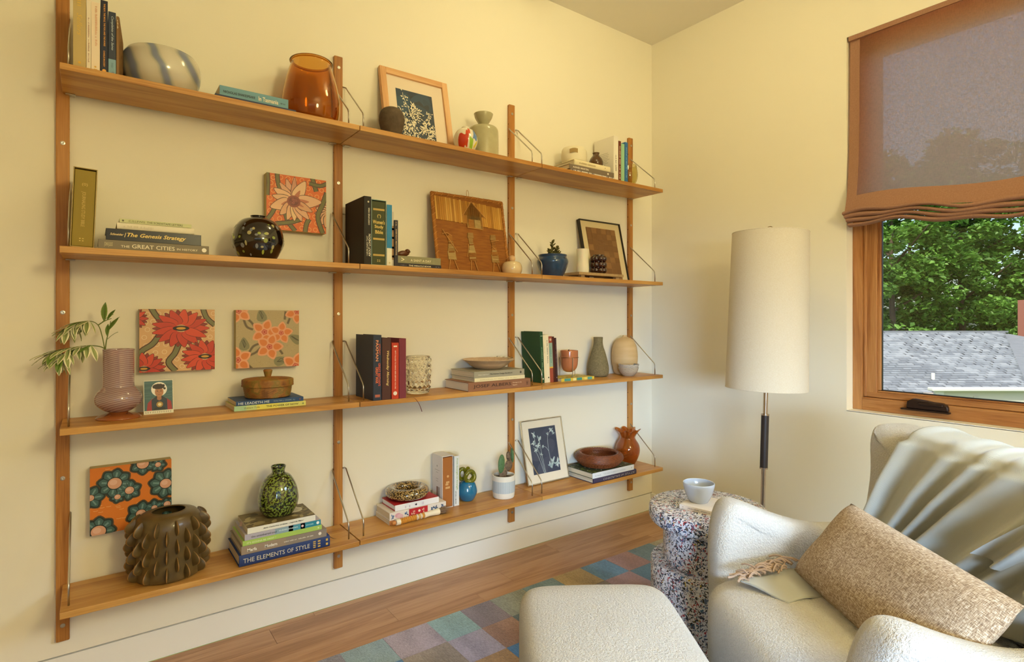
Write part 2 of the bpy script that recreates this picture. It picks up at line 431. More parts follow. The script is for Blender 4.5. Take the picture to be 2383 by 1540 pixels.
rel(G().grid(lambda u, v: tuple(Vector(blx(u * .033, v)) + Vector((-.002, 0, 0))), 3, 30)).obj('side_hem', LINH, bl, True)
rel(G().grid(lambda u, v: tuple(Vector(blx(u, v * .09)) + Vector((-.003, 0, 0))), 40, 5)).obj('bottom_hem', LINH, bl, True)
rel(G().box(2.636, 2.665, -2.262, -1.076, 2.318, 2.3375)).obj('head_rail', LINH, bl)
for k in range(4):
    def fold(u, v, k=k):
        y = -1.073 - .004 * k - u * 1.186; a = v * math.pi * 2
        wav = .020 * math.sin(u * 9.5 + .6) + .006 * math.sin(u * 31 + k)
        z = 1.553 - .0155 * k + wav - (0 if k else -.002)
        th = .009 + .002 * math.sin(u * 17 + k)
        return (2.600 + .008 * k + .022 * math.cos(a), y, z + th * math.sin(a))
    rel(G().grid(fold, 44, 12, cv=True)).obj('fold', LINH, bl, True, ang=180)

# ------------------------------------------------------------------ outdoors: neighbouring house, trees
ANG = math.atan2(-.5947, .8039)
HO = Vector((0, -2.1835, 0)) + Vector((.5947, .8039, 0)) * 20
house = root('neighbour_house', 'neighbouring brick house with grey shingle roof seen through the window', 'house', (HO.x, HO.y, -4.2), ANG)
def H(u, w, z): return (u, w - 20, z + 4.2)
SH = attr_mat('asphalt_shingle', .85, (60, .4, .01))
rA, rB = H(6, 20, .70), H(17.4, 20, .62)
eA, eB = H(5, 16.3, -1.02), H(14.9, 16.3, -.98)
G().add([rA, rB, eB, eA, H(6, 23.8, -1.2), H(17.4, 23.8, -1.2)], [(0, 1, 2, 3), (0, 4, 5, 1)]).obj('roof', paint('#6f7378', .9), house)
G().add([rB, H(24, 17.5, -.9), eB, H(23, 22, -.6)], [(0, 1, 2), (0, 3, 1)]).obj('hip_roof', mat('hip_shingle', '#7b7e83', .9, var=((3, 30, 30), '#8f9297', .4)), house)
sg = G(); rows = 30
for j in range(rows):
    for i in range(44):
        u0 = 6.3 + i * .27 + (j % 2) * .13 + rnd.uniform(-.03, .03)
        a = 1 - (j + 1.15) / rows; b = 1 - j / rows
        if u0 + .27 > 6 + (17.4 - 6) * (1 - (1 - 0) * 0) - (1 - a) * 0 and u0 > 17: continue
        lim = 14.9 + (17.4 - 14.9) * a
        if u0 > lim - .1: continue
        u1 = min(u0 + .262, lim)
        def pt(u, t, up): return (u, (16.3 + 3.7 * t) - 20, -1.0 + 1.66 * t + 4.2 + up)
        c = rnd.choice(['#999da2', '#8d9196', '#a5a8ac', '#94989d', '#83878d'])
        P = [pt(u0, a, .035), pt(u1, a, .035), pt(u1, b, .012), pt(u0, b, .012), pt(u0, a, .0), pt(u1, a, .0)]
        sg.add(P, [(0, 1, 2, 3), (4, 5, 1, 0)], c)
sg.obj('roof_shingles', SH, house, kind='stuff', fixn=False)
G().box(6, 17.45, -.09, .09, 4.84, 4.90).obj('ridge_cap', paint('#7d8085', .9), house)
BRK = G
WH = paint('#e9e6dc', .6)
G().box(6.2, 14.6, -3.2, 3.4, 0, 3.1).obj('house_wall', paint('#8a5a4c', .9), house)
# lower wing with gutter, frieze, post and brick wall
G().box(10.33, 14.5, -6.1, -5.9, 4.2 - .66, 4.2 - .575).obj('gutter', WH, house, bevel=.02)
G().box(10.55, 14.5, -5.93, -5.86, 4.2 - 1.02, 4.2 - .66).obj('frieze_board', paint('#d9d2bd', .7), house)
G().box(10.5, 10.72, -5.98, -5.85, 4.2 - 1.0, 4.2 - .62).obj('gutter_end', WH, house, bevel=.05)
G().box(11.45, 11.57, -5.96, -5.8, 0, 4.2 - .80).obj('porch_post', paint('#cfcab8', .7), house)
bw = G().box(10.6, 14.6, -5.6, -5.4, 0, 4.2 - .78).obj('brick_wall', paint('#c9b9a8', .9), house)
BRM = [paint(c, .85) for c in ('#a8705e', '#b98472', '#96604f', '#c59a88')]
bme = {}
for j in range(9):
    for i in range(15):
        u0 = 11.62 + i * .2 + (j % 2) * .1; z1 = 4.2 - .80 - j * .075
        k = rnd.randrange(4)
        if k not in bme:
            q = G().box(0, .185, -.02, 0, 0, .062).obj('brick', BRM[k], bw); bme[k] = q.data; q.location = (u0, -5.6, z1 - .062)
        else: link('brick', bme[k], bw, (u0, -5.6, z1 - .062))
vp = G(); vp.lathe([(.05, 0), (.05, .42)], 12, cap1=True, cx=0, cy=0); vp.v = [(x + 12.6, y - 3.05, z + 3.28) for x, y, z in vp.v]
vp.obj('vent_pipe', WH, house, True)
fp = G().lathe([(.28, 0), (.1, .12)], 12, cap1=True); fp.v = [(x + 12.65, y - 3.05, z + 3.24) for x, y, z in fp.v]; fp.obj('pipe_flashing', paint('#4e4a48', .7), house, True)
ch = G().box(18.3, 19.1, -.3, .5, 4.4, 6.0).obj('chimney', paint('#b5725e', .9), house)
for j in range(10):
    for i in range(3):
        link('brick', bme[rnd.randrange(4) % len(bme)] if bme else None, ch, (18.32 + i * .26 + (j % 2) * .02, -.3, 5.1 + j * .085))
G().add([(18.05, -.45, 4.6), (19.3, -.45, 4.6), (19.15, -.32, 4.95), (18.27, -.32, 4.95)], [(0, 1, 2, 3)]).obj('chimney_flashing', WH, house)
setp(G().box(-40, 120, -30, 120, -4.6, -4.3).obj('ground', mat('lawn', '#55703a', .95, var=(.6, '#6f8848', .4))), 'mown green lawn around the neighbouring house', kind='structure')
LEAF = [attr_mat('tree_leaf', .5)]
lt = NT('leaf'); lt.b.inputs['Roughness'].default_value = .45
a_ = lt.node('ShaderNodeAttribute', attribute_name='Col'); lt.link(a_.outputs['Color'], lt.b.inputs['Base Color'])
tl_ = lt.node('ShaderNodeBsdfTranslucent'); ad_ = lt.node('ShaderNodeMixShader'); ad_.inputs[0].default_value = .35
lt.link(a_.outputs['Color'], tl_.inputs[0]); lt.link(lt.b.outputs[0], ad_.inputs[1]); lt.link(tl_.outputs[0], ad_.inputs[2]); lt.link(ad_.outputs[0], lt.out.inputs[0])
BARK = mat('tree_bark', '#5a4a3c', .9, bump=(20, .6, .02))
def tree(u, w, rx, z0, z1, n, label, seed, pal):
    q = random.Random(seed)
    pos = Vector((0, -2.1835, 0)) + Vector((.5947, .8039, 0)) * w + Vector((.8039, -.5947, 0)) * u
    r = root('leafy_tree', label, 'tree', (pos.x, pos.y, -4.2), 0, 'trees behind the neighbouring house')
    G().tube([(0, 0, 0), (.1, 0, 3), (-.1, .1, z0 + 4.2 + (z1 - z0) * .5), (.1, .1, z1 + 2.6)], [.2, .16, .1, .04], 8).obj('trunk', BARK, r, True)
    for k in range(4):
        a = q.uniform(0, 6.28); zz = z0 + 4.2 + (z1 - z0) * q.uniform(.2, .6)
        G().tube([(0, 0, zz), (rx * .4 * math.cos(a), rx * .4 * math.sin(a), zz + .8), (rx * .8 * math.cos(a), rx * .8 * math.sin(a), zz + 1.6)], [.06, .045, .02], 6).obj('branch', BARK, r, True)
    g = G(); blobs = []
    for k in range(90):
        a = q.uniform(0, 6.28); t = q.random(); rr = rx * math.sqrt(q.random()) * (1.0 - .55 * abs(t - .4))
        blobs.append((rr * math.cos(a), rr * math.sin(a), z0 + 4.2 + t * (z1 - z0), q.uniform(.5, 1.05)))
    for k in range(n):
        bx, by, bz, br = q.choice(blobs)
        d = Vector((q.gauss(0, 1), q.gauss(0, 1), q.gauss(0, .8))).normalized(); d.z = d.z * .7
        c = Vector((bx, by, bz)) + d * br * q.uniform(.75, 1.08)
        s = q.uniform(.085, .17); e = Euler((q.uniform(-.9, .9), q.uniform(-.9, .9), q.uniform(0, 6.28))).to_matrix()
        P = [c + e @ Vector(v_) * s for v_ in ((-1, 0, 0), (-.1, -.62, .12), (1.1, 0, -.1), (-.1, .62, .12))]
        g.add(P, [(0, 1, 2, 3)], q.choice(pal))
    g.obj('foliage', lt.m, r, fixn=False, kind='stuff')
pal1 = ['#6f9a3c', '#7fae46', '#5f8a34', '#8dbb55', '#557d30']
pal2 = ['#5d8836', '#6c9a40', '#4d7530', '#7aa84a']
tree(18.2, 27, 2.8, -1.5, 8.5, 20000, 'broad leafy tree at the house end left of the others', 1, pal1)
tree(22.3, 28, 3.0, -1.5, 9.5, 22000, 'tall bright green tree right behind the roof ridge', 2, pal1)
tree(26.6, 27, 3.0, -1.5, 9.0, 22000, 'bright green tree beside the brick chimney', 3, pal1)
tree(24.0, 34, 4.6, -2, 10.5, 18000, 'large darker tree standing furthest back', 4, pal2)
tree(17.5, 33, 4.2, -2, 8.0, 16000, 'darker tree behind the house end with gaps of sky', 5, pal2)
# ------------------------------------------------------------------ rails, shelf boards, wire brackets
OAKX = wood('oak_board', '#a0682a', '#be8640', '#d2a058', 0, .42)
OAKZ = wood('oak_rail', '#955c22', '#b27634', '#c68c46', 2, .42)
STEEL = mat('brushed_steel', '#c4bfb6', .28, 1.0)
SX = [-.0717, .7709, 1.6172, 2.4548]
SZ = [1.8094, 1.3128, .8164, .3204]
BT, YF, YBK = .018, -.2255, -.0172
RAILX = [-.0717, .7675, 1.605, 2.438]
rail_lab = ['oak rail screwed to the wall, first from the free end, beside the open wall', 'oak rail between the flower paintings and the bark picture',
            'oak rail behind the bark picture and the cactus', 'oak rail nearest the room corner']
for x, lab in zip(RAILX, rail_lab):
    r = root('shelf_rail', lab, 'rail', (x, 0, .148), group='oak wall rails')
    G().box(-.0165, .0165, -.017, -.0002, 0, 1.986).obj('upright', OAKZ, r, bevel=.003)
    for z in (2.09, 1.642, 1.134, .637, .196):
        s = G().lathe([(.0005, 0), (.0065, .0), (.006, .0014), (.003, .002), (.0005, .0012)], 14).xf(Matrix.Translation((0, -.0169, z - .148)) @ Matrix.Rotation(R(90), 4, 'X'))
        s.obj('screw', STEEL, r, True)
    h = G()
    for i in range(27):
        z = .06 + i * .0705
        for sx in (-1, 1):
            h.lathe([(.0005, 0), (.0026, 0), (.0005, .0003)], 8)
            n = 24; h.v[-n:] = [tuple(Matrix.Translation((sx * .0166, -.0085, z)) @ Matrix.Rotation(R(90 * sx), 4, 'Y') @ Vector(q)) for q in h.v[-n:]]
    h.obj('peg_holes', paint('#2c1a0c', .9), r)
bays = [['the marbled bowl and amber jar', 'the wooden framed blue print', 'the small brown jug'],
        ['the dark speckled vase', 'the bark picture', 'the blue plant pot'],
        ['the pink glass vase', 'the bubbled clear glass', 'the grey textured vase'],
        ['the thorny brown vase', 'the beaded brush', 'the rattan bowl']]
for j, z in enumerate(SZ):
    for i in range(3):
        x0, x1 = SX[i] + (.0 if i == 0 else .0012), SX[i + 1] - (0 if i == 2 else .0012)
        r = root('shelf', 'oak shelf board on steel wire brackets carrying ' + bays[j][i], 'shelf', ((x0 + x1) / 2, YBK, z - BT), group='oak wall shelves')
        hx = (x1 - x0) / 2
        dz = -.0018 if (i == 0 and j == 3) else 0
        G().box(-hx, hx, YF - YBK, 0, 0 + dz, BT + dz).obj('board', OAKX, r, bevel=.0012)
        for sx in (-1, 1):
            xx = sx * (hx - (.0265 if not (i == 0 and sx < 0) else .0185))
            if (i == 2 and sx > 0): xx = hx - .022
            yy = -.172
            br_ = root('shelf_bracket', 'wire bracket at the %s end of the shelf with %s' % (('corner' if sx > 0 else 'far'), bays[j][i]), 'bracket', ((x0 + x1) / 2 + xx, YBK, z), group='steel wire shelf brackets')
            pts = [(sx * .013, .0095, .212), (sx * .004, .0095, .2125), (0, .004, .209), (0, -.004, .2), (0, yy + .006, .062), (0, yy + .001, .052), (0, yy, .044), (0, yy, .0004)]
            G().tube(pts, .0027, 8).obj('wire', STEEL, br_, True, ang=180)
            G().box(-.012, .012, -.012, .012, -BT - .0035, -BT - .0003).obj('support_tab', STEEL, br_, bevel=.001)

# ------------------------------------------------------------------ books
PAGE = mat('book_pages', '#e8dcc2', .8, var=((600, 3, 3), '#cdbd9c', .5))
def add_texts(parent, T, H, texts, y=-.0007):
    if not texts: return
    g = G()
    for tx in texts:
        s, u0, u1, v0, v1, col = tx[:6]; mode = tx[6] if len(tx) > 6 else ''; bold = .02 if 'b' in mode else .008; sh = .35 if 'i' in mode else 0
        if s == '#':       # plain printed panel
            a, b, c, d = v0 * T, v1 * T, H * (1 - u1), H * (1 - u0); yy = y * .55
            g.add([(a, yy, c), (b, yy, c), (b, yy, d), (a, yy, d)], [(0, 1, 2, 3)], col); continue
        if s == '~':       # lettering too small to read
            q = u0
            while q < u1 - .004:
                n_ = rnd.uniform(.5, .95) * (v1 - v0) * T / H * .55; w0 = rnd.choice([0, 0, .35]) * (v1 - v0)
                if rnd.random() > .16: g.add([(T * v0, y, H * (1 - q)), (T * (v1 - w0), y, H * (1 - q)), (T * (v1 - w0), y, H * (1 - q - n_)), (T * v0, y, H * (1 - q - n_))], [(0, 1, 2, 3)], col)
                q += n_ * 1.7
            continue
        if s == 'o':       # round emblem
            cx, cz, r = (v0 + v1) / 2 * T, H * (1 - (u0 + u1) / 2), (v1 - v0) / 2 * T
            g.add([(cx + r * math.cos(q * .5236), y, cz + r * math.sin(q * .5236)) for q in range(12)], [tuple(range(12))], col); continue
        if 'h' in mode:    # upright lettering across the spine
            fn = lambda a, b: (T * (v0 + (v1 - v0) * a), y, H * (1 - u1) + H * (u1 - u0) * b)
        elif 'f' in mode:  # reads upward
            fn = lambda a, b: (T * v1 - T * (v1 - v0) * b, y, H * (1 - u1) + H * (u1 - u0) * a)
        else:
            fn = lambda a, b: (T * v0 + T * (v1 - v0) * b, y, H * (1 - u0) - H * (u1 - u0) * a)
        put_text(g, s, fn, col, bold, sh)
    g.obj('spine_print', INK, parent, fixn=False)
def book(label, T, H, W, col, texts=(), hard=True, loc=(0, 0, 0), flat=False, ry=0., rz=0., rough=.5, spine=None, group=None, page=None, curve=False):
    """canonical: spine faces -Y, thickness +X, height +Z; flat books lie with the head to the left"""
    r = root('book', label, 'book', loc, 0, group)
    r.rotation_euler = (0, R(-90) if flat else ry, rz) if not flat else (0, R(-90), 0)
    if flat and rz: r.rotation_euler = (Matrix.Rotation(rz, 3, 'Z') @ Matrix.Rotation(R(-90), 3, 'Y')).to_euler()
    b = .0024 if hard else .0009; e = .003 if hard else .0003
    cm = paint(col, rough)
    if spine:
        G().box(0, T, 0, b, 0, H).obj('spine', paint(spine, rough), r, bevel=min(.0015, T * .15))
        G().box(0, b, b, W, 0, H).box(T - b, T, b, W, 0, H).obj('cover', cm, r, bevel=.0006)
    elif curve:
        n = 9; P = [(0, W), (0, .004)] + [(T / 2 - T / 2 * math.cos(math.pi * k / n), .004 - .004 * math.sin(math.pi * k / n)) for k in range(1, n)] + [(T, .004), (T, W), (T - b, W), (T - b, .007), (b, .007), (b, W)]
        m = len(P); G().add([(x, y, 0) for x, y in P] + [(x, y, H) for x, y in P], [tuple(range(m)), tuple(range(2 * m - 1, m - 1, -1))] + [(i, (i + 1) % m, (i + 1) % m + m, i + m) for i in range(m)]).obj('cover', cm, r, True)
    else:
        G().box(0, T, 0, b, 0, H).box(0, b, b, W, 0, H).box(T - b, T, b, W, 0, H).obj('cover', cm, r, bevel=.0007 if T > .006 else 0)
    G().box(b, T - b, b + .0002 if not curve else .0072, W - e, e, H - e).obj('page_block', page or PAGE, r)
    add_texts(r, T, H, texts, -.0007 if not curve else -.0009)
    return r
def stand(label, x0, x1, ys, z, H, W, col, texts=(), **k): return book(label, x1 - x0, H, W, col, texts, loc=(x0, ys, z), **k)
def lay(label, x0, x1, ys, z, T, W, col, texts=(), **k): return book(label, T, x1 - x0, W, col, texts, loc=(x1, ys, z), flat=True, **k)
def slipcase(label, x0, x1, ys, z, H, W, case, bookcol, texts, ry=0., wall=.0022, rz=0., lift=0.):
    r = root('slipcased_book', label, 'book', (x0, ys, z + lift)); T = x1 - x0; r.rotation_euler = (0, ry, rz); m = paint(case, .6)
    G().box(0, wall, 0, W, 0, H).box(T - wall, T, 0, W, 0, H).box(wall, T - wall, 0, W, 0, wall).box(wall, T - wall, 0, W, H - wall, H).box(wall, T - wall, W - wall, W, wall, H - wall).obj('slipcase', m, r, bevel=.0006)
    s = G().box(wall + .0008, T - wall - .0008, .0015, W - .004, wall + .0004, H - wall - .004).obj('volume', paint(bookcol, .6), r, bevel=.002)
    add_texts(r, T, H, texts, .0008); return r
GOLD = '#d9b45a'; CREAM = '#efe4c8'
Z1, Z2, Z3, Z4 = SZ
B1 = 'books standing by the marbled bowl'
stand('tall tan cloth book with gold lettering standing by the end rail', -.0432, -.0142, -.2, Z1, .2225, .15, '#c4ac72', [('~', .05, .2, .3, .6, '#d8b65c'), ('Sellers', .3, .58, .3, .7, '#d8b65c', 'i'), ('o', .9, .93, .38, .6, '#dcae3c')], group=B1)
stand('thin white book between the tan book and the cream paperback', -.0134, -.0037, -.2, Z1, .2138, .145, '#f0e2cc', [('~', .3, .88, .35, .65, '#b58a72')], hard=False, group=B1)
stand('cream paperback with faint orange title and small gold triangle', -.0028, .0169, -.2, Z1, .1985, .14, '#efdcc4', [('~', .06, .63, .45, .68, '#dca888'), ('o', .9, .94, .35, .6, '#d8a840'), ('||', .95, .995, .3, .7, '#d8a840')], hard=False, group=B1)
stand('navy book with orange title lettering and an orange dot', .0184, .0352, -.2, Z1, .21, .15, '#23283c', [('THE BOY, THE MOLE, THE FOX AND THE HORSE', .045, .62, .38, .66, '#e6a24c', 'b'), ('CHARLIE MACKESY', .68, .9, .38, .62, '#e6a24c', 'b'), ('o', .93, .975, .22, .78, '#f2b250')], group=B1)
stand('dark slate paperback with script title and pale blue foot', .0365, .054, -.2, Z1, .183, .135, '#343c4e', [('#', .74, 1, 0, 1, '#7fa6b8'), ('Complaints of the Saints', .07, .6, .3, .72, '#b9c6cf', 'i'), ('Hilr', .8, .88, .35, .65, '#5e7f94'), ('o', .93, .97, .4, .8, '#7d8ea0')], hard=False, group=B1)
bb = stand('thin worn brown booklet splayed open beside the marbled bowl', .0552, .0612, -.2, Z1, .1747, .055, '#8a6538', [('~', .06, .2, .25, .75, '#e0cba0')], hard=False, group=B1)
G().prism([(0, 0), (.048, 0), (.05, .02), (.05, .118), (.002, .172), (0, .172)], -.0008, .0008).xf(Matrix.Translation((.006, .0006, .001)) @ Matrix.Rotation(R(77), 4, 'Z')).obj('open_cover', mat('worn_board', '#8f6a3a', .8, var=(60, '#6e4d28', .5)), bb)
t_ = lay('large thin navy book lying under the light blue paperback', .3086, .5544, -.205, Z1, .012, .18, '#2f3a5c')
lay('light blue paperback titled In Tasmania lying on a thin navy book', .322, .5305, -.2, Z1 + .0123, .031, .14, '#6d9cae', [('NICHOLAS SHAKESPEARE', .05, .5, .3, .56, '#22323c', 'b'), ('In Tasmania', .55, .845, .22, .68, '#efe6cc', 'b'), ('~', .88, .95, .35, .48, '#22323c')], hard=False)
# shelf by the corner, top
S1C = 'books stacked under the small brown jug'
zz = Z1
z_book = lay('white book with dark streaked spine at the bottom of the jug stack', 1.842, 2.1415, -.17, zz, .025, .152, '#d9d3cf', [], group=S1C)
q_ = Art(.2985, .0246)
for k in range(20):
    x = rnd.uniform(0, .29); w_ = rnd.uniform(.002, .006); q_.strip([(x, 0), (x + rnd.uniform(-.003, .003), .012), (x + rnd.uniform(-.006, .006), .025)], w_, rnd.choice(['#3a2f2c', '#6b6780', '#8f8aa0', '#a79f9c', '#575062']))
qo = q_.obj('spine_print', z_book); qo.matrix_local = Matrix.Translation((0, -.0002, .2985)) @ Matrix.Rotation(R(90), 4, 'Y')
lay('grey book with a white artist name on its spine in the jug stack', 1.8322, 2.1379, -.17, zz + .0253, .0235, .152, '#7b6d5e', [('AGNES MARTIN', .07, .41, .3, .68, '#efe6d8', 'b'), ('o', .83, .88, .3, .75, '#efe6d8')], group=S1C)
lay('cream cloth book on top of the jug stack', 1.8648, 2.1113, -.17, zz + .0491, .0273, .152, '#e9dcb8', [('~', .12, .58, .35, .6, '#a89468'), ('o', .83, .86, .4, .6, '#8a7a58')], group=S1C, curve=True)
U1 = 'books standing between the jug and the smoky glass bowl'
wt = stand('tall white book with printed cover standing behind the brown jug', 2.1463, 2.1803, -.16, Z1, .2457, .14, '#efe8dc', [('~', .4, .75, .35, .6, '#8a8278')], group=U1)
q_ = Art(.138, .2455)
for k in range(13): q_.strip([(.03, .165 - k * .0085), (.03 + rnd.uniform(.05, .085), .165 - k * .0085)], .0022, '#b9b0a4')
o_ = q_.obj('cover_print', wt); o_.matrix_local = Matrix.Translation((-.0002, .138, 0)) @ Matrix.Rotation(R(-90), 4, 'Z')
stand('thin dark red book with dotted white lettering beside the tall white one', 2.1826, 2.2005, -.16, Z1, .2254, .135, '#6e2a17', [('~', .12, .88, .3, .7, '#e8c9b0', 'b'), ('o', .92, .97, .3, .7, '#efd8c0')], hard=False, group=U1)
stand('pale mint green paperback standing against the bright blue book', 2.2012, 2.2288, -.158, Z1, .2163, .135, '#9ccaa4', [('o', .88, .95, .3, .8, '#d3e6d0')], hard=False, group=U1)
stand('bright blue book standing against the smoky glass bowl', 2.2311, 2.2518, -.16, Z1, .2279, .14, '#2f6fae', [('~', .1, .8, .3, .6, '#7fb4dc')], group=U1)
# second shelf
slipcase('olive cloth study bible in a matching slipcase by the end rail', -.0505, .0035, -.205, Z2, .222, .17, '#b9a168', '#97802c', [('JOURNALING STUDY BIBLE', .3, .74, .36, .56, '#cfae55'), ('(0)', .19, .235, .38, .62, '#cfae55', 'h'), ('::', .885, .925, .36, .56, '#e2c468', 'h')], R(2.2), lift=.0024)
S2 = 'books stacked by the dark speckled vase'
lay('grey book titled The Great Cities in History, bottom of its stack', .0127, .2895, -.217, Z2, .0262, .19, '#857a66', [('THE', .19, .265, .25, .5, CREAM), ('GREAT CITIES', .285, .67, .22, .66, CREAM), ('IN HISTORY', .69, .89, .3, .54, CREAM), ('o', .93, .975, .25, .75, '#f2ead6'), ('JOHN JULIUS', .05, .12, .2, .75, '#d8c89a')], group=S2, rough=.6)
lay('black jacketed book titled The Genesis Strategy', .0303, .2687, -.215, Z2 + .0265, .0325, .165, '#1b1412', [('Schneider', .04, .175, .42, .62, '#e6c98a', 'bi'), ('/', .18, .2, .3, .7, '#e6c98a'), ('The Genesis Strategy', .21, .83, .26, .72, '#f0cf72', 'bi')], group=S2, rough=.3)
lay('plain white book in the stack above the black one', .0563, .2503, -.212, Z2 + .0593, .0196, .14, '#e6dcc4', [('~', .08, .45, .3, .6, '#d6caac')], group=S2, curve=True)
lay('thin pale green paperback titled The Screwtape Letters, topmost of its stack', .0624, .2432, -.21, Z2 + .0791, .0108, .12, '#cdcf9d', [('C.S.LEWIS', .12, .34, .25, .75, '#77744a'), ('THE SCREWTAPE LETTERS', .365, .87, .25, .75, '#5c5a38'), ('o', .03, .06, .25, .75, '#6a5f3c')], hard=False, group=S2)
U2 = 'books standing left of the wooden bird'
stand('black hardback about London with white lettering', .7915, .8191, -.213, Z2, .2488, .19, '#1a1512', [('I NEVER KNEW THAT', .58, .87, .32, .52, '#cfc6b0', 'bf'), ('ABOUT LONDON', .55, .88, .6, .9, '#e8e0cc', 'bf'), ('CHRISTOPHER WINN', .17, .42, .55, .78, '#cfc6b0', 'bf'), ('o', .06, .1, .45, .7, '#cfc6b0')], rough=.6, group=U2)
slipcase('dark green study bible with gold bands in a pale teal slipcase', .8197, .8782, -.212, Z2, .2412, .17, '#9fb7ae', '#3f4420', [('#', .135, .165, .12, .88, '#b99a4a'), ('#', .585, .615, .12, .88, '#b99a4a'), ('#', .83, .86, .12, .88, '#b99a4a'), ("Women's", .31, .37, .1, .9, '#e0c266', 'bh'), ('Study', .385, .45, .22, .8, '#e0c266', 'bh'), ('Bible', .465, .52, .26, .78, '#e0c266', 'bh'), ('(*)', .22, .28, .4, .64, '#e0c266', 'bh'), ('::', .915, .945, .38, .6, '#e0c266', 'bh')])
stand('bright blue book with a white foot', .8801, .9005, -.212, Z2, .2278, .15, '#e8e2cc', [('#', 0, .71, 0, 1, '#0f7fb4'), ('o', .93, .97, .35, .7, '#c9b987')], hard=False, group=U2)
stand('thin plaid backed booklet between the blue and the slim dark book', .902, .911, -.205, Z2, .2049, .14, '#c9bfae', [('#', .26, .88, 0, 1, '#a07a52'), ('#', .3, .34, 0, 1, '#6e4a36'), ('#', .46, .5, 0, 1, '#6e4a36'), ('#', .64, .68, 0, 1, '#6e4a36'), ('#', .8, .84, 0, 1, '#6e4a36')], hard=False, group=U2)
stand('slim dark book titled Everyday Meditations', .9116, .9261, -.21, Z2, .174, .13, '#2c2733', [('EVERYDAY MEDITATIONS', .2, .76, .3, .68, '#c9ab84', 'b'), ('~', .04, .13, .3, .6, '#b9a184')], hard=False, group=U2)
lay('dark navy paperback titled The Miracle Book under the grey one', .9291, 1.1157, -.203, Z2, .0150, .13, '#26222e', [('THE MIRACLE BOOK', .24, .76, .28, .66, CREAM, 'b'), ('~', .04, .18, .35, .6, '#8f8aa0'), ('~', .86, .95, .35, .6, '#8f8aa0')], hard=False)
lay('grey green paperback titled A Saint a Day, carrying the wooden bird', .9291, 1.1149, -.2, Z2 + .0153, .0275, .13, '#8f8a68', [('A SAINT A DAY', .29, .77, .28, .62, '#e6dcb8', 'b'), ('>', .08, .15, .25, .75, '#e6dcb8', 'b'), ('#', .18, .183, .1, .9, '#b9b28c'), ('#', .83, .833, .1, .9, '#b9b28c')], hard=False)
# third shelf
pw = lay('yellow and mint paperback titled The Power of Now', .3672, .5937, -.182, Z3, .0158, .15, '#d9d878', [('#', 0, .16, 0, 1, '#a9cfa8'), ('#', .16, .3, 0, 1, '#c6d790'), ('#', .3, .6, 0, 1, '#e3dc63'), ('THE POWER OF NOW', .43, .89, .3, .7, '#6d6a30', 'b'), ('Eckhart Tolle', .13, .34, .3, .68, '#8a8440', 'i'), ('o', .94, .975, .3, .7, '#8a9a5c')], hard=False)
hl = lay('dark blue paperback titled He Leadeth Me, under the lidded basket', .3727, .5862, -.18, Z3 + .0161, .0143, .14, '#274a7a', [('HE LEADETH ME', .035, .48, .22, .76, '#d8e2e6'), ('WALTER J. CISZEK, S.J.', .54, .87, .3, .62, '#9db4c4'), ('o', .93, .96, .3, .7, '#7a4a44')], hard=False)
U3 = 'dark and red books standing by the bubbled glass'
stand('navy hardback with orange spine lettering about the great war', .8225, .8543, -.223, Z3, .2398, .17, '#2b3346', [('JEREMY', .13, .31, .62, .85, '#c4573c', 'b'), ('PAXMAN', .08, .4, .3, .62, '#e8996a', 'b'), ("GREAT BRITAIN'S", .43, .78, .6, .86, '#d8583c', 'b'), ('GREAT WAR', .49, .74, .26, .58, '#e8743c', 'b'), ('~', .91, .96, .2, .8, '#b0604c')], group=U3, rough=.55)
stand('maroon hardback titled Wednesday Morning', .857, .892, -.222, Z3, .228, .165, '#4e2a24', [('Wednesday Morning', .21, .78, .45, .78, '#e0c07a', 'bi')], group=U3)
stand('bright red book, shorter than its neighbours, with a white emblem', .8954, .9235, -.222, Z3, .2095, .16, '#c43a1c', [('FIFTY PLACES TO DRINK BEER BEFORE YOU DIE', .14, .82, .42, .58, '#efd9c0', 'b'), ('~', .05, .065, .25, .75, '#efd9c0'), ('o', .86, .94, .2, .75, '#f0e4d4')], group=U3)
bg_ = stand('burgundy cloth book with a hanging ribbon marker', .9252, .9534, -.222, Z3, .2251, .165, '#7c3340', [], group=U3, rough=.75)
rb = []
for t in range(15):
    a = t / 14; rb.append((.0285 + .062 * a ** .8, .002 - .006 * a - .012 * math.sin(a * 3), .002 - .002 * a - max(0, a - .25) ** 1.5 * .088))
gq = G()
for a, b in zip(rb, rb[1:]): gq.add([a, b, (b[0] + .001, b[1] - .004, b[2]), (a[0] + .001, a[1] - .004, a[2])], [(0, 1, 2, 3)])
gq.obj('ribbon', paint('#8a4038', .6), bg_)
S3 = 'books stacked under the pale dish'
lay('thick brown book titled Josef Albers, bottom of its stack', 1.2332, 1.5569, -.218, Z3, .0372, .192, '#93654a', [('JOSEF ALBERS', .075, .67, .28, .72, '#3a2018'), ('Homage to the', .695, .845, .54, .72, '#d8b89a', 'b'), ('Square', .695, .77, .26, .46, '#d8b89a', 'b'), ('IE', .925, .955, .3, .75, '#4a2a1c', 'h')], group=S3, page=mat('white_pages', '#e4dac6', .8))
lay('thin cream book in the middle of the dish stack', 1.2665, 1.5288, -.213, Z3 + .0375, .0158, .19, '#e6dab2', [('~', .1, .55, .3, .62, '#d2c493'), ('~', .6, .86, .3, .62, '#d2c493')], group=S3)
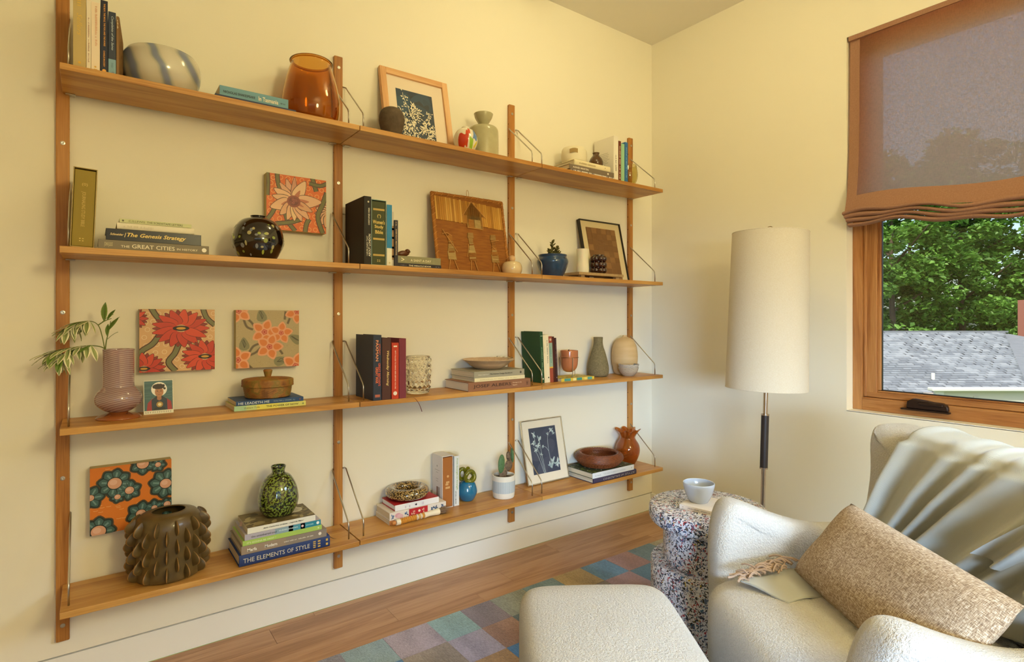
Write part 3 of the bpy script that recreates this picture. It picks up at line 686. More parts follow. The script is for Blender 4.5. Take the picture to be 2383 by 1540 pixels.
lay('grey book titled The Interior Design Handbook, under the pale dish', 1.264, 1.5264, -.213, Z3 + .0536, .0265, .19, '#a19a86', [('The Interior Design Handbook', .3, .75, .34, .6, '#3c3a30', 'b'), ('FRIDA RAMSTEDT', .08, .28, .36, .54, '#d8d2c0'), ('o', .9, .94, .3, .7, '#4c4a40')], group=S3)
U3C = 'books leaning by the orange cup'
L_ = R(-3.0)
def leanst(label, x0, x1, H, col, texts, **k): return stand(label, x0 + .012, x1 + .012, -.15, Z3 + (.0006 if k.pop('lift', 0) else .0002), H, k.pop('W', .12), col, texts, ry=L_, group=U3C, **k)
leanst('tall green cloth book leaning at the end of the row', 1.6649, 1.6827, .2393, '#1f4a2a', [('~', .3, .8, .35, .6, '#8fb08a'), ('o', .9, .94, .3, .75, '#d9dcc4'), ('#', .08, .09, .2, .9, '#c9d4b8')], W=.142)
leanst('thin cream book next to the tall green one', 1.6829, 1.6957, .2231, '#e9dcb9', [('~', .2, .4, .3, .6, '#cbb98c')], hard=False)
leanst('cream book with black spaced capitals on its spine', 1.6959, 1.7167, .2252, '#ebe0c2', [('~', .12, .6, .4, .65, '#6b6450'), ('o', .86, .93, .4, .75, '#3a3a34')])
leanst('paperback with a teal spine panel between red ends', 1.7169, 1.7378, .2162, '#9c4a36', [('#', .14, .66, 0, 1, '#93ac9a'), ('#', .66, .69, 0, 1, '#d8a83c'), ('~', .2, .6, .35, .65, '#5c8a80'), ('o', .04, .1, .2, .8, '#d8b09a')], hard=False)
leanst('dark oxblood paperback leaning beside the thin plum one', 1.738, 1.7511, .2151, '#4a1c14', [], hard=False)
leanst('thin dark plum paperback at the end of the leaning row', 1.7527, 1.7647, .2091, '#3a1d24', [('~', .15, .55, .35, .7, '#7a5a4c'), ('o', .88, .92, .3, .7, '#c9a890')], hard=False)
yb = lay('small yellow and teal patterned book under the orange cup', 1.7892, 2.0073, -.16, Z3, .0143, .125, '#d8c046', [], hard=False)
q_ = Art(.2181, .0143)
for x, w_, c in ((.02, .04, '#4f9a92'), (.075, .02, '#e9dfa0'), (.1, .035, '#3f8f88'), (.15, .02, '#e6d67c'), (.172, .03, '#5aa39a')): q_.poly([(x, .001), (x + w_, .001), (x + w_, .0135), (x, .0135)], c)
qo = q_.obj('spine_print', yb); qo.matrix_local = Matrix.Translation((0, -.0002, .2181)) @ Matrix.Rotation(R(90), 4, 'Y')
q_ = Art(.2181, .12)
for k in range(16): q_.poly([(x_ := rnd.uniform(0, .2), y_ := rnd.uniform(0, .1)), (x_ + .02, y_ + rnd.uniform(-.004, .01)), (x_ + .022, y_ + .016), (x_ + .003, y_ + .014)], rnd.choice(['#4f9a92', '#3f6f68', '#e9dfa0', '#8a8a50']))
qo = q_.obj('cover_print', yb); qo.matrix_local = Matrix(((0, -1, 0, .0143), (0, 0, 1, .002), (-1, 0, 0, .2181), (0, 0, 0, 1)))
# bottom shelf
S4 = 'books stacked under the green speckled vase'
lay('thick dark blue book titled The Elements of Style, bottom of its stack', .3775, .6691, -.207, Z4 - .0018, .0376, .185, '#22386e', [('THE', .04, .155, .3, .68, '#c9c2b4'), ('ELEMENTS', .18, .48, .3, .68, '#c9c2b4'), ('OF', .505, .575, .3, .68, '#c9c2b4'), ('STYLE', .6, .76, .3, .68, '#c9c2b4'), ('IIII', .8, .83, .2, .8, '#d0ae5a', 'bh'), ('III', .855, .885, .2, .8, '#d0ae5a', 'bh'), ('II', .95, .975, .2, .8, '#d0ae5a', 'bh')], group=S4, curve=True, rough=.6)
mf = lay('taupe book titled Marfa Modern with a photographed spine end', .3834, .6572, -.207, Z4 + .0361, .027, .18, '#9a8674', [('#', .5, 1, 0, 1, '#8d8075'), ('Marfa', .065, .17, .28, .66, '#f0ebe2', 'b'), ('Modern', .26, .4, .3, .68, '#f0ebe2', 'b'), ('~', .48, .83, .42, .55, '#e6ddd0'), ('o', .9, .93, .35, .75, '#e6ddd0')], group=S4)
lay('thin lime green book in the stack', .3877, .6414, -.205, Z4 + .0634, .0156, .165, '#a9c862', [("IT'S GONNA BE OKAY !", .05, .4, .3, .66, '#dfe9b8', 'b'), ('o', .94, .965, .35, .7, '#dfe9b8')], group=S4, hard=False)
lay('journal with lilac to teal spine titled the untethered soul', .3942, .638, -.204, Z4 + .0793, .0186, .16, '#b4aebd', [('#', .38, .62, 0, 1, '#8fa9b8'), ('#', .56, .78, 0, 1, '#4f9bb0'), ('#', .72, 1, 0, 1, '#2a86a0'), ('the untethered soul', .08, .4, .3, .66, '#5c5a66'), ('GUIDED JOURNAL', .43, .69, .35, .65, '#d9eef0', 'b'), ('o', .73, .76, .3, .75, '#e9c9d0'), ('SINGER', .79, .9, .36, .62, '#a9dce4', 'b'), ('o', .94, .975, .25, .8, '#f2f4f2')], group=S4, hard=False)
ct = lay('white spined paperback on Saint Catherine, topmost of its stack', .4027, .6207, -.202, Z4 + .0982, .0189, .15, '#e9e6da', [('Saint Catherine of Siena - Legenda Major', .22, .82, .35, .62, '#2a2620', 'bi')], group=S4, hard=False)
q_ = Art(.218, .15); q_.poly([(0, 0), (.218, 0), (.218, .15), (0, .15)], '#6f5f3c')
for k in range(60): q_.ell(rnd.uniform(0, .218), rnd.uniform(0, .15), rnd.uniform(.006, .02), rnd.uniform(.004, .014), rnd.choice(['#5c4e30', '#84744c', '#9a8a5c', '#4a3f28', '#7a6a44', '#a89868']), rnd.uniform(0, 3))
q_.ell(.168, .095, .032, .03, '#d8cdb0'); q_.ell(.168, .095, .026, .02, '#cbbf9f')
for k in range(3): q_.strip([(.152, .101 - k * .007), (.184, .101 - k * .007)], .0015, '#6a5f48')
qo = q_.obj('cover_print', ct); qo.matrix_local = Matrix(((0, -1, 0, .0189), (0, 0, 1, 0), (-1, 0, 0, .218), (0, 0, 0, 1)))
G().add([(.0189, .075, .2175), (.017, .09, .222), (.004, .085, .226), (.006, .068, .222)], [(0, 1, 2, 3)]).obj('paper_tab', paint('#c8a89a', .8), ct)
rb = [(.669 + .012 * a + .025 * a * a, -.09 - .07 * a + .01 * math.sin(6 * a), Z4 + .05 * (1 - a) ** 2 + .002) for a in [k / 14 for k in range(15)]]
gq = G()
for a, b in zip(rb, rb[1:]): gq.add([a, b, (b[0] + .003, b[1] + .001, b[2]), (a[0] + .003, a[1] + .001, a[2])], [(0, 1, 2, 3)])
gq.v = [(Matrix.Rotation(R(90), 3, 'Y') @ (Vector(v_) - Vector((.6572, -.207, Z4 + .0361))))[:] for v_ in gq.v]
gq.obj('ribbon', paint('#3a2a20', .6), mf)
S5 = 'books stacked under the speckled ring bowl'
lay('worn paperback with orange spine end at the bottom, beside the brush', .9183, 1.1659, -.150, Z4, .0172, .13, '#cfc3b8', [('#', 0, .25, 0, 1, '#cf8a4c')], group=S5, hard=False)
fb = lay('white floral book with a red title panel in the ring bowl stack', .9183, 1.1667, -.152, Z4 + .0175, .0294, .132, '#e2d6cb', [('#', .33, .66, 0, 1, '#b8232c'), ('~', .37, .45, .5, .78, '#e9c9a8'), ('~', .37, .44, .2, .46, '#e9c9a8'), ('o', .49, .53, .35, .7, '#f0dcc8'), ('~', .56, .63, .5, .78, '#e9c9a8'), ('~', .56, .61, .2, .46, '#e9c9a8')], group=S5)
q_ = Art(.2484, .0294)
for cx, cy, c in ((.035, .015, '#d8a0a8'), (.044, .01, '#e0b4b8')): q_.ell(cx, cy, .013, .009, c)
for cx in (.012, .072, .185, .2, .232):
    for k in range(5): q_.petal(cx, .013, rnd.uniform(0, 6.28), .001, rnd.uniform(.007, .013), .005, rnd.choice(['#34507a', '#2d3f5c', '#6d88a8']))
qo = q_.obj('spine_print', fb); qo.matrix_local = Matrix.Translation((0, -.0002, .2484)) @ Matrix.Rotation(R(90), 4, 'Y')
rt = lay('white spined book with red cover right under the speckled ring bowl', .9438, 1.1372, -.146, Z4 + .0472, .0226, .125, '#b5262a', [('o', .44, .49, .25, .75, '#d8ccd4'), ('o', .45, .48, .35, .65, '#e9e6e8'), ('I I', .22, .33, .2, .6, '#c9b6c4'), ('II', .6, .64, .2, .7, '#c9b6c4')], group=S5, spine='#e9e5e6', page=mat('bright_pages', '#e6e1dd', .8))
ws = slipcase('brown spined bible in a white printed slipcase behind the brush', 1.1757, 1.2288, -.105, Z4, .2179, .085, '#e3dcd8', '#a8672e', [('o', .37, .42, .42, .62, '#d8a870'), ('~', .49, .52, .35, .65, '#d8a870'), ('~', .53, .6, .3, .7, '#d8a870')])
q_ = Art(.083, .2179); q_.poly([(.035, .03), (.062, .03), (.062, .085), (.035, .085)], '#a89a94'); q_.poly([(.035, .03), (.043, .03), (.043, .085), (.035, .085)], '#7a3c2c')
for a, b in ((.155, .04), (.145, .02), (.118, .022), (.108, .018)): q_.strip([(.04 - b / 2, a), (.04 + b / 2, a)], .0022, '#b9b0ac')
q_.ell(.04, .172, .004, .004, '#a89f9a')
qo = q_.obj('cover_print', ws); qo.matrix_local = Matrix.Translation((-.0003, .083, 0)) @ Matrix.Rotation(R(-90), 4, 'Z')
stand('thin dark edged booklet beside the white slipcase', 1.2292, 1.2335, -.1, Z4, .212, .08, '#3a3430', [], hard=False)
stand('white paperback with green title lettering next to the blue vase', 1.2338, 1.2576, -.105, Z4, .2118, .085, '#dde0e0', [('From Strength to Strength', .05, .68, .4, .75, '#9bb45c', 'b'), ('ARTHUR C. BROOKS', .7, .96, .2, .42, '#4a4c50', 'b')], hard=False)
S6 = 'garden and style books under the rattan bowl'
lay('dark purple book lying upside down at the bottom under the rattan bowl', 1.94, 2.2456, -.224, Z4, .0243, .185, '#3f3752', [('STYLE of SALADINO', .21, .93, .28, .7, '#a99f9c', 'f'), ('C', .93, .96, .3, .7, '#a99f9c')], group=S6, curve=True)
ar = lay('white spined garden book with leafy cover under the rattan bowl', 1.9325, 2.2276, -.224, Z4 + .0246, .0266, .188, '#3f4a34', [('THE NEW ROMANTIC GARDEN', .25, .78, .35, .6, '#b9bcc4'), ('~', .06, .2, .36, .54, '#a9acb4'), ('o', .92, .95, .35, .6, '#a9acb4')], group=S6, spine='#dfe0e4')
q_ = Art(.2951, .186)
for k in range(150): q_.petal(rnd.uniform(0, .29), rnd.uniform(0, .18), rnd.uniform(0, 6.3), 0, rnd.uniform(.008, .02), .006, rnd.choice(['#6f8a3c', '#9ab04a', '#c9c9c4', '#2d3a28', '#5a6a44', '#aab8a0', '#8a8a90']))
qo = q_.obj('cover_print', ar); qo.matrix_local = Matrix(((0, -1, 0, .0266), (0, 0, 1, .002), (-1, 0, 0, .2951), (0, 0, 0, 1)))
# ------------------------------------------------------------------ vases and vessels
def speckle(name, base, spots, scale, thr, rough=.15, coat=.5, base2=None):
    if name in MATS: return MATS[name]
    t = NT(name); v = t.coords((1, 1, 1), rand=False)
    n = t.node('ShaderNodeTexNoise', i_Scale=scale, i_Detail=2.0, i_Roughness=.6); t.link(v, n.inputs['Vector'])
    st = [(max(0, thr - .02), base), (thr + .02, spots)]
    if base2: st = [(thr - .14, base2), (thr - .02, base), (thr + .03, spots)]
    t.link(t.ramp(n.outputs['Fac'], st), t.b.inputs['Base Color'])
    t.b.inputs['Roughness'].default_value = rough; t.b.inputs['Coat Weight'].default_value = coat; t.b.inputs['Coat Roughness'].default_value = .04
    MATS[name] = t.m; return t.m
def glass(name, col, rough=.02, ior=1.45): return mat(name, col, rough, trans=1.0, ior=ior)
def pot(name, label, cat, x, y, z, prof, m, wall=.004, seg=56, part='body', n=5, fn=None, group=None, floor=None):
    r = root(name, label, cat, (x, y, z), group=group)
    o = G().lathe(vessel(prof, wall, n, floor), seg, fn, cap0=False).obj(part, m, r, True, ang=70)
    return r
# marbled bowl
t = NT('marbled_glaze'); v = t.coords((6, 6, 14), rand=False)
mp_ = t.node('ShaderNodeMapping'); mp_.inputs['Rotation'].default_value = (.5, .35, 0); t.link(v, mp_.inputs['Vector'])
s_ = t.node('ShaderNodeTexWave', i_Scale=.55, i_Distortion=7.5, i_Detail=1.6); s_.inputs['Detail Scale'].default_value = .9; t.link(mp_.outputs[0], s_.inputs['Vector'])
t.link(t.ramp(s_.outputs[0], [(.0, '#d3ccbb'), (.5, '#cdc5b2'), (.75, '#b4b0a2'), (.88, '#8f9598'), (.97, '#7f87a0')]), t.b.inputs['Base Color'])
t.b.inputs['Roughness'].default_value = .18; t.b.inputs['Coat Weight'].default_value = .5
pot('marbled_bowl', 'round bowl with blue and grey marbled glaze', 'bowl', .174, -.106, Z1, [(.066, 0), (.084, .012), (.103, .045), (.1075, .075), (.104, .105), (.093, .124)], t.m, .005)
# amber jar
r = pot('amber_glass_jar', 'large amber glass jar with a rolled rim on the top shelf', 'vase', .632, -.118, Z1,
    [(.075, 0), (.088, .008), (.097, .04), (.099, .08), (.092, .13), (.078, .185), (.069, .212), (.0695, .222)], glass('amber_glass', '#e0aa52'), .0045)
G().lathe([(.068 + .006 * math.cos(a), .224 + .005 * math.sin(a)) for a in [2 * math.pi * k / 10 for k in range(11)]], 48, cap0=False).obj('rolled_rim', MATS['amber_glass'], r, True)
# dark stone vase
pot('stone_vase', 'small rough dark brown stone vase before the framed print', 'vase', .928, -.15, Z1, [(.026, 0), (.034, .01), (.047, .055), (.0485, .08), (.043, .1), (.034, .112), (.025, .115)],
    mat('rough_stone', '#4c3f33', .85, bump=(70, .35, .004), var=(45, '#6b5a48', .5)), .006)
# colourful round vase
cv = pot('harlequin_vase', 'small round white vase painted with red, blue and green patches', 'vase', 1.262, -.15, Z1, [(.022, 0), (.036, .01), (.0505, .045), (.049, .07), (.036, .094), (.018, .104), (.0165, .110)], mat('white_glaze', '#e6ddc8', .15, coat=.4), .004)
def on_round(rz, z):  # radius of the round vase at height z
    P = smooth_prof([(.022, 0), (.036, .01), (.0505, .045), (.049, .07), (.036, .094), (.018, .104)], 8)
    for a, b in zip(P, P[1:]):
        if a[1] <= z <= b[1]: return a[0] + (b[0] - a[0]) * (z - a[1]) / (b[1] - a[1] + 1e-9)
    return .018
def patch(parent, a0, a1, z0, z1, sk, col, name='painted_patch'):
    g = G()
    g.grid(lambda u, v: ((lambda a, z: ((on_round(0, z) + .0004) * math.cos(a), (on_round(0, z) + .0004) * math.sin(a), z))(R(a0 + (a1 - a0) * u + sk * v), z0 + (z1 - z0) * v + .004 * math.sin(u * 6))), 8, 8)
    g.obj(name, mat('glaze_%s' % col.strip('#'), col, .15, coat=.4), parent, True)
for a in ((-165, -130, .012, .07, 12, '#c43a20'), (-128, -112, .02, .085, 8, '#c9431f'), (-98, -78, .012, .055, -6, '#9cc43a'), (-75, -62, .02, .045, 14, '#d8c83c'), (-88, -58, .05, .09, 14, '#5f82b8'), (-50, -30, .03, .06, 20, '#d8d0bc'), (-38, -18, .02, .07, 8, '#a83a24'), (-112, -98, .075, .098, 3, '#d0502c'), (-60, -48, .075, .09, 4, '#5a4030'), (-28, 10, .04, .08, 5, '#4f8a5c')): patch(cv, *a)
# celadon bottle with funnel mouth
pot('celadon_bottle', 'pale grey green cylindrical bottle with a wide funnel mouth', 'vase', 1.384, -.102, Z1,
    [(.058, 0), (.065, .006), (.0665, .03), (.0665, .11), (.062, .14), (.045, .15), (.022, .152), (.019, .158), (.026, .17), (.038, .19), (.0425, .206)],
    mat('celadon', '#a9a27e', .2, coat=.4, var=(30, '#b9b18c', .6)), .004)
# white pot with thumb hole, small jug
wp = pot('faceted_white_pot', 'white faceted pot with an oval finger hole on the book stack', 'pot', 1.925, -.1, Z1 + .0766, [(.052, 0), (.062, .008), (.066, .035), (.064, .06), (.055, .074)], mat('matte_white_clay', '#e9dfc4', .6, bump=(140, .15, .001)), .005, seg=9)
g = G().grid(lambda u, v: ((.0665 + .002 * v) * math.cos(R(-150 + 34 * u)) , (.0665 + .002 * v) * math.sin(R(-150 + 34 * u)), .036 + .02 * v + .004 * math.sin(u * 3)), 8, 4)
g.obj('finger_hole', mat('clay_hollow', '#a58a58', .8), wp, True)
pot('small_brown_jug', 'small dark brown jug with a pinched neck on the book stack', 'vase', 2.079, -.1, Z1 + .0766, [(.02, 0), (.032, .01), (.0365, .03), (.030, .05), (.018, .066), (.016, .073), (.0185, .08)], mat('brown_glaze', '#4a2f17', .25, coat=.5, var=(60, '#5f4020', .5)), .003)
pot('smoky_glass_bowl', 'smoky olive glass bowl behind the blue book', 'bowl', 2.312, -.105, Z1, [(.025, 0), (.033, .012), (.05, .05), (.0535, .08), (.05, .112), (.047, .127)], glass('smoky_glass', '#e3d9a8'), .003)
# dark speckled flask
dv = pot('dark_flask', 'round dark brown glossy vase with green and blue flecks', 'vase', .4512, -.128, Z2, [(.048, 0), (.062, .012), (.08, .05), (.0815, .075), (.072, .11), (.05, .135), (.0245, .143), (.025, .149)], mat('dark_glaze', '#170d06', .08, coat=1.0), .004)
PF = smooth_prof([(.048, 0), (.062, .012), (.08, .05), (.0815, .075), (.072, .11), (.05, .135)], 8)
def rad(P, z):
    for a, b in zip(P, P[1:]):
        if a[1] <= z <= b[1]: return a[0] + (b[0] - a[0]) * (z - a[1]) / (b[1] - a[1] + 1e-9)
    return P[-1][0]
q = random.Random(4)
FL = {c: mat('fleck_%s' % c.strip('#'), c, .1, coat=.6) for c in ('#8f9a4c', '#a3b04c', '#7c8088', '#b0a878')}
for k in range(46):
    a = q.uniform(-3.3, .2); z = q.uniform(.012, .12); w_ = q.uniform(.0035, .0075); h_ = q.uniform(.0035, .0085)
    g = G().grid(lambda u, v: (lambda t, s: ((rad(PF, z + h_ * s * math.sin(t)) + .0003) * math.cos(a + w_ / .08 * s * math.cos(t)), (rad(PF, z + h_ * s * math.sin(t)) + .0003) * math.sin(a + w_ / .08 * s * math.cos(t)), z + h_ * s * math.sin(t)))(u * 6.2832, max(v, .02)), 10, 3, cu=True)
    g.obj('fleck', FL[q.choice(list(FL))], dv, True)
# cream jar with ball lid
jr = pot('cream_jar', 'round cream ceramic jar with a wooden ball stopper', 'jar', 1.52, -.13, Z2, [(.03, 0), (.04, .006), (.0455, .025), (.043, .045), (.033, .058), (.012, .062)], mat('cream_glaze', '#dcc49a', .2, coat=.4), .004)
G().ball((0, 0, .0735), .0152, 18, 12).obj('ball_stopper', mat('pale_wood_ball', '#d9b184', .5), jr, True)
# dark bubble holder
bh = root('bubble_candle_holder', 'dark amber glass candle holder of stacked bubbles', 'candle holder', (2.078, -.118, Z2 + .032))
DG = mat('dark_amber_glass', '#3a0f06', .05, coat=1.0, trans=.25)
G().lathe(vessel([(.026, 0), (.029, .004), (.029, .09), (.03, .0925)], .003, 2), 32, cap0=False).obj('core', DG, bh, True)
me = None
for j in range(3):
    for i in range(8):
        a = 2 * math.pi * (i + .5) / 8
        if me is None: o = G().ball((0, 0, 0), .0158, 16, 10).obj('bubble', DG, bh, True); me = o.data; o.location = (.03 * math.cos(a), .03 * math.sin(a), .0165 + .0295 * j)
        else: link('bubble', me, bh, (.03 * math.cos(a), .03 * math.sin(a), .0165 + .0295 * j))
# candle
cd = root('pillar_candle', 'plain white pillar candle with a soft waist', 'candle', (1.968, -.118, Z2 + .032))
G().lathe(smooth_prof([(.029, 0), (.0305, .004), (.031, .03), (.0285, .065), (.0300, .095), (.031, .114), (.028, .119), (.0005, .117)], 4), 40).obj('wax', mat('wax', '#ece2c8', .5, sub=.3), cd, True)
# travertine riser
rs = root('stone_riser', 'low pale stone riser carrying the candle and bubble holder', 'riser', (2.06, -.11, Z2))
TR = mat('travertine', '#b99c6c', .6, var=(70, '#a1835a', .6), bump=(120, .2, .001))
G().box(-.16, .155, -.055, .055, .018, .032).obj('slab', TR, rs, bevel=.0015)
for sx in (-.125, .12):
    for sy in (-.035, .035): G().box(sx - .012, sx + .012, sy - .01, sy + .01, 0, .018).obj('foot', TR, rs)
# bird
bd = root('wooden_bird', 'small carved brown wooden bird on the paperback', 'figurine', (.99, -.13, Z2 + .0428))
BW_ = wood('bird_wood', '#4f270b', '#6e3a14', '#86501f', 0, .35)
g = G()
g.grid(lambda u, v: (lambda a, t: (-.030 + .052 * t, (.0115 * math.sin(math.pi * min(1, .06 + t * .94)) ** .6 * (1 - .15 * t)) * math.cos(a), .0145 + .004 * t + (.013 * math.sin(math.pi * min(1, .05 + t * .93)) ** .7) * math.sin(a)))(u * 6.2832, v), 16, 14, cu=True)
g.obj('body', BW_, bd, True)
G().ball((.014, 0, .0265), .0105, 14, 10, sc=(1.05, .9, .95)).obj('head', BW_, bd, True)
g = G().add([(.023, -.003, .027), (.023, .003, .027), (.0295, 0, .0255), (.023, 0, .030), (.023, 0, .024)], [(0, 2, 3), (1, 3, 2), (0, 4, 2), (1, 2, 4)]); g.obj('beak', BW_, bd)
G().prism([(-.028, .010), (-.046, .016), (-.047, .021), (-.027, .019)], -.006, .006).obj('tail', BW_, bd, bevel=.002)
# pink swirl vase
t = NT('pink_swirl_glass'); v = t.coords((1, 1, 1), rand=False)
wv = t.node('ShaderNodeTexWave', i_Scale=55.0, i_Distortion=1.2, i_Detail=1.0); wv.bands_direction = 'Z'
mp = t.node('ShaderNodeMapping'); mp.inputs['Rotation'].default_value = (R(14), R(10), 0); t.link(v, mp.inputs['Vector']); t.link(mp.outputs[0], wv.inputs['Vector'])
t.link(t.ramp(wv.outputs['Fac'], [(.3, '#c29a9c'), (.85, '#e6d0cc')]), t.b.inputs['Base Color'])
t.b.inputs['Transmission Weight'].default_value = .55; t.b.inputs['Roughness'].default_value = .06; t.b.inputs['Coat Weight'].default_value = .4
PV = (.0635, -.105)
pvz = pot('pink_glass_vase', 'pink swirled glass vase with a bulbous base and amber foot', 'vase', PV[0], PV[1], Z3, [(.022, .019), (.035, .024), (.056, .042), (.061, .06), (.055, .078), (.0435, .092), (.040, .105), (.0395, .19), (.0405, .207)], t.m, .0035)
G().lathe(smooth_prof([(.057, 0), (.0575, .004), (.048, .011), (.026, .017), (.021, .021), (.0005, .022)], 4), 44).obj('amber_foot', mat('amber_foot_glass', '#a85c28', .08, trans=.2, coat=.6), pvz, True)
# hobnail glass
hg = root('bubbled_glass', 'clear hobnail glass tumbler beside the burgundy book', 'glass', (1.052, -.125, Z3))
def hob(r, z, a):
    if r < .04 or z < .012 or z > .142: return r, z
    row = (z - .012) / .0218; j = math.floor(row); fz = (row - j - .5) * 2
    ph = a / (2 * math.pi) * 15 + (.5 if j % 2 else 0); fa = (ph - math.floor(ph) - .5) * 2
    d = 1 - (fz * fz + fa * fa) / .72
    return r + (.0065 * math.sqrt(d) if d > 0 else 0), z
CG = glass('clear_glass', '#fffdf6', .01, 1.28)
outer = [(.0005, 0), (.040, 0), (.0435, .004)] + [(.045 + .004 * math.sin(min(1, k / 80) * 1.57), .006 + k * .00172) for k in range(81)] + [(.0485, .1485), (.047, .1495), (.0455, .148)]
inner = [(.0445 - .001 * k / 20, .146 - k * .0066) for k in range(21)] + [(.03, .012), (.0005, .012)]
G().lathe(outer, 150, hob, cap0=False).lathe([(r_, z_) for r_, z_ in [outer[-1]] + inner], 150, cap0=False).obj('tumbler', CG, hg, True, ang=180)
# pale dish
dp = speckle('dish_glaze', '#cbaa86', '#d2b491', 40, .55, .35, .2)
ds = pot('pale_dish', 'wide shallow beige dish with a leafy patch on the rim', 'dish', 1.404, -.112, Z3 + .0804, [(.05, 0), (.06, .003), (.08, .014), (.093, .026), (.112, .038), (.1155, .041)], dp, .004, seg=64)
q = random.Random(9)
lm = attr_mat('leaf_patch', .5)
g = G()
for k in range(90):
    a = R(q.uniform(-60, 40)); rr = q.uniform(.09, .113); z = .0405 + (rr - .09) * .22 ; s = q.uniform(.002, .0055); b = q.uniform(0, 6.28)
    g.add([(rr * math.cos(a) + s * math.cos(b + k_) * (1 if k_ in (0, 3.14) else .5), rr * math.sin(a) + s * math.sin(b + k_) * (1 if k_ in (0, 3.14) else .5), z + .0022 + q.uniform(0, .0025)) for k_ in (0, 1.57, 3.14, 4.71)], [(0, 1, 2, 3)], q.choice(['#4a4a1c', '#2f2f14', '#d8c69a', '#8a7a2c', '#e6d6b0']))
g.obj('leaf_decoration', lm, ds, fixn=False)
# orange cup on wire stand
oc = root('orange_cup', 'orange glass candle cup in a thin wire stand', 'candle holder', (1.895, -.098, Z3 + .0146))
G().lathe(vessel([(.006, .022), (.018, .024), (.034, .037), (.042, .058), (.0445, .09), (.0445, .128)], .003), 44, cap0=False).obj('cup', mat('orange_glass', '#d98a5c', .12, trans=.35, coat=.5), oc, True)
WIRE = mat('copper_wire', '#b58a6c', .3, 1.0)
G().tube([(.0465 * math.cos(a), .0465 * math.sin(a), .095) for a in [2 * math.pi * k / 32 for k in range(32)]], .0014, 6, True).obj('stand_ring', WIRE, oc, True)
for k in range(3):
    a = R(-110 + 120 * k); G().tube([(.0465 * math.cos(a), .0465 * math.sin(a), .096), (.0465 * math.cos(a), .0465 * math.sin(a), .002)], .002, 8).obj('stand_leg', STEEL, oc, True)
G().tube([(-.002, 0, .127), (0, .002, .132)], .003, 6).obj('wick', paint('#2a1c14', .9), oc)
# grey and cream vases, bowls
pot('grey_textured_vase', 'grey textured bottle shaped vase', 'vase', 2.117, -.078, Z3, [(.04, 0), (.052, .01), (.0555, .04), (.05, .075), (.037, .125), (.027, .155), (.0235, .18), (.0245, .203)],
    mat('grey_texture', '#6b6146', .8, bump=(190, .9, .004), var=(150, '#8d8362', .5)), .004)
pot('cream_ovoid_vase', 'tall cream ovoid vase with a tiny mouth in the corner', 'vase', 2.318, -.078, Z3, [(.045, 0), (.056, .01), (.068, .06), (.0695, .11), (.062, .155), (.043, .187), (.018, .2), (.012, .204), (.0125, .209)],
    mat('cream_stoneware', '#c9a878', .6, bump=(90, .2, .002), var=((8, 8, 60), '#d6b98c', .6)), .005)
GS = speckle('grey_glaze', '#b7aa98', '#8d8478', 260, .62, .25, .3)
pot('lower_grey_bowl', 'small grey speckled bowl holding another bowl', 'bowl', 2.262, -.155, Z3, [(.024, 0), (.03, .003), (.045, .02), (.052, .04), (.053, .045)], GS, .003, group='small bowls')
ub = pot('upper_grey_bowl', 'small blue lined bowl nested in the grey one', 'bowl', 2.263, -.155, Z3 + .0185, [(.023, 0), (.03, .003), (.045, .018), (.0525, .036), (.0545, .043)], speckle('blue_rim_glaze', '#c3b8aa', '#8f949e', 240, .6, .2, .4), .003, group='small bowls')
G().lathe([(.0515, .0425), (.044, .0215), (.03, .009), (.0005, .0065)], 40, cap0=False).obj('blue_lining', mat('blue_lining', '#4f5a70', .2, coat=.5), ub, True)
# thorny vase
sv = root('thorny_vase', 'big bronze brown vase covered in rows of thorns', 'vase', (.192, -.118, Z4))
BZ = mat('bronze_glaze', '#4f3d20', .38, coat=.25, var=(25, '#6e5830', .6), bump=(160, .12, .001))
bp = [(.082, 0), (.088, .004), (.0895, .03), (.092, .09), (.092, .14), (.087, .17), (.074, .19), (.055, .1965), (.05, .196)]
def sq(r, z, a): return r * (1 + .02 * math.cos(2 * a)), z
G().lathe(vessel(bp, .006, 4), 56, sq, cap0=False).obj('body', BZ, sv, True, ang=70)
t = NT('thorn_edge'); t.b.inputs['Base Color'].default_value = (*lin('#8f6630'), 1); t.b.inputs['Roughness'].default_value = .4
TH = t.m
g = G(); n = 9
L = []
for k in range(n + 1):
    a = k / n; z = -.023 + .046 * a; out = .024 * math.sin(math.pi * a ** .8) ** .75
    L.append((out, z))
for side in (-1, 1): pass
vs_ = []; fs_ = []
for k, (o_, z) in enumerate(L):
    th = .0058 * math.sin(math.pi * min(1, .08 + k / n * .86))
    vs_ += [(-.004, -th, z), (o_ * .5, -th * .85, z), (o_ * .9, -th * .32, z), (o_ + .0006, 0, z), (o_ * .9, th * .32, z), (o_ * .5, th * .85, z), (-.004, th, z)]
for k in range(n):
    for i in range(6): a = k * 7 + i; fs_.append((a, a + 1, a + 8, a + 7))
me = None
for j in range(6):
    nn_ = 11
    for i in range(nn_):
        a = 2 * math.pi * (i + .5 * (j % 2)) / nn_; z = .026 + j * .0272; rr = rad(smooth_prof(bp, 6), z) * (1 + .02 * math.cos(2 * a))
        if me is None:
            gt = G(); gt.add(vs_, fs_); gt.mi = [1 if i % 6 in (2, 3) else 0 for i in range(len(fs_))]
            o = gt.obj('thorn', [BZ, TH], sv, True, ang=180); me = o.data
        else: o = link('thorn', me, sv)
        o.location = (rr * math.cos(a), rr * math.sin(a), z); o.rotation_euler = (0, 0, a)
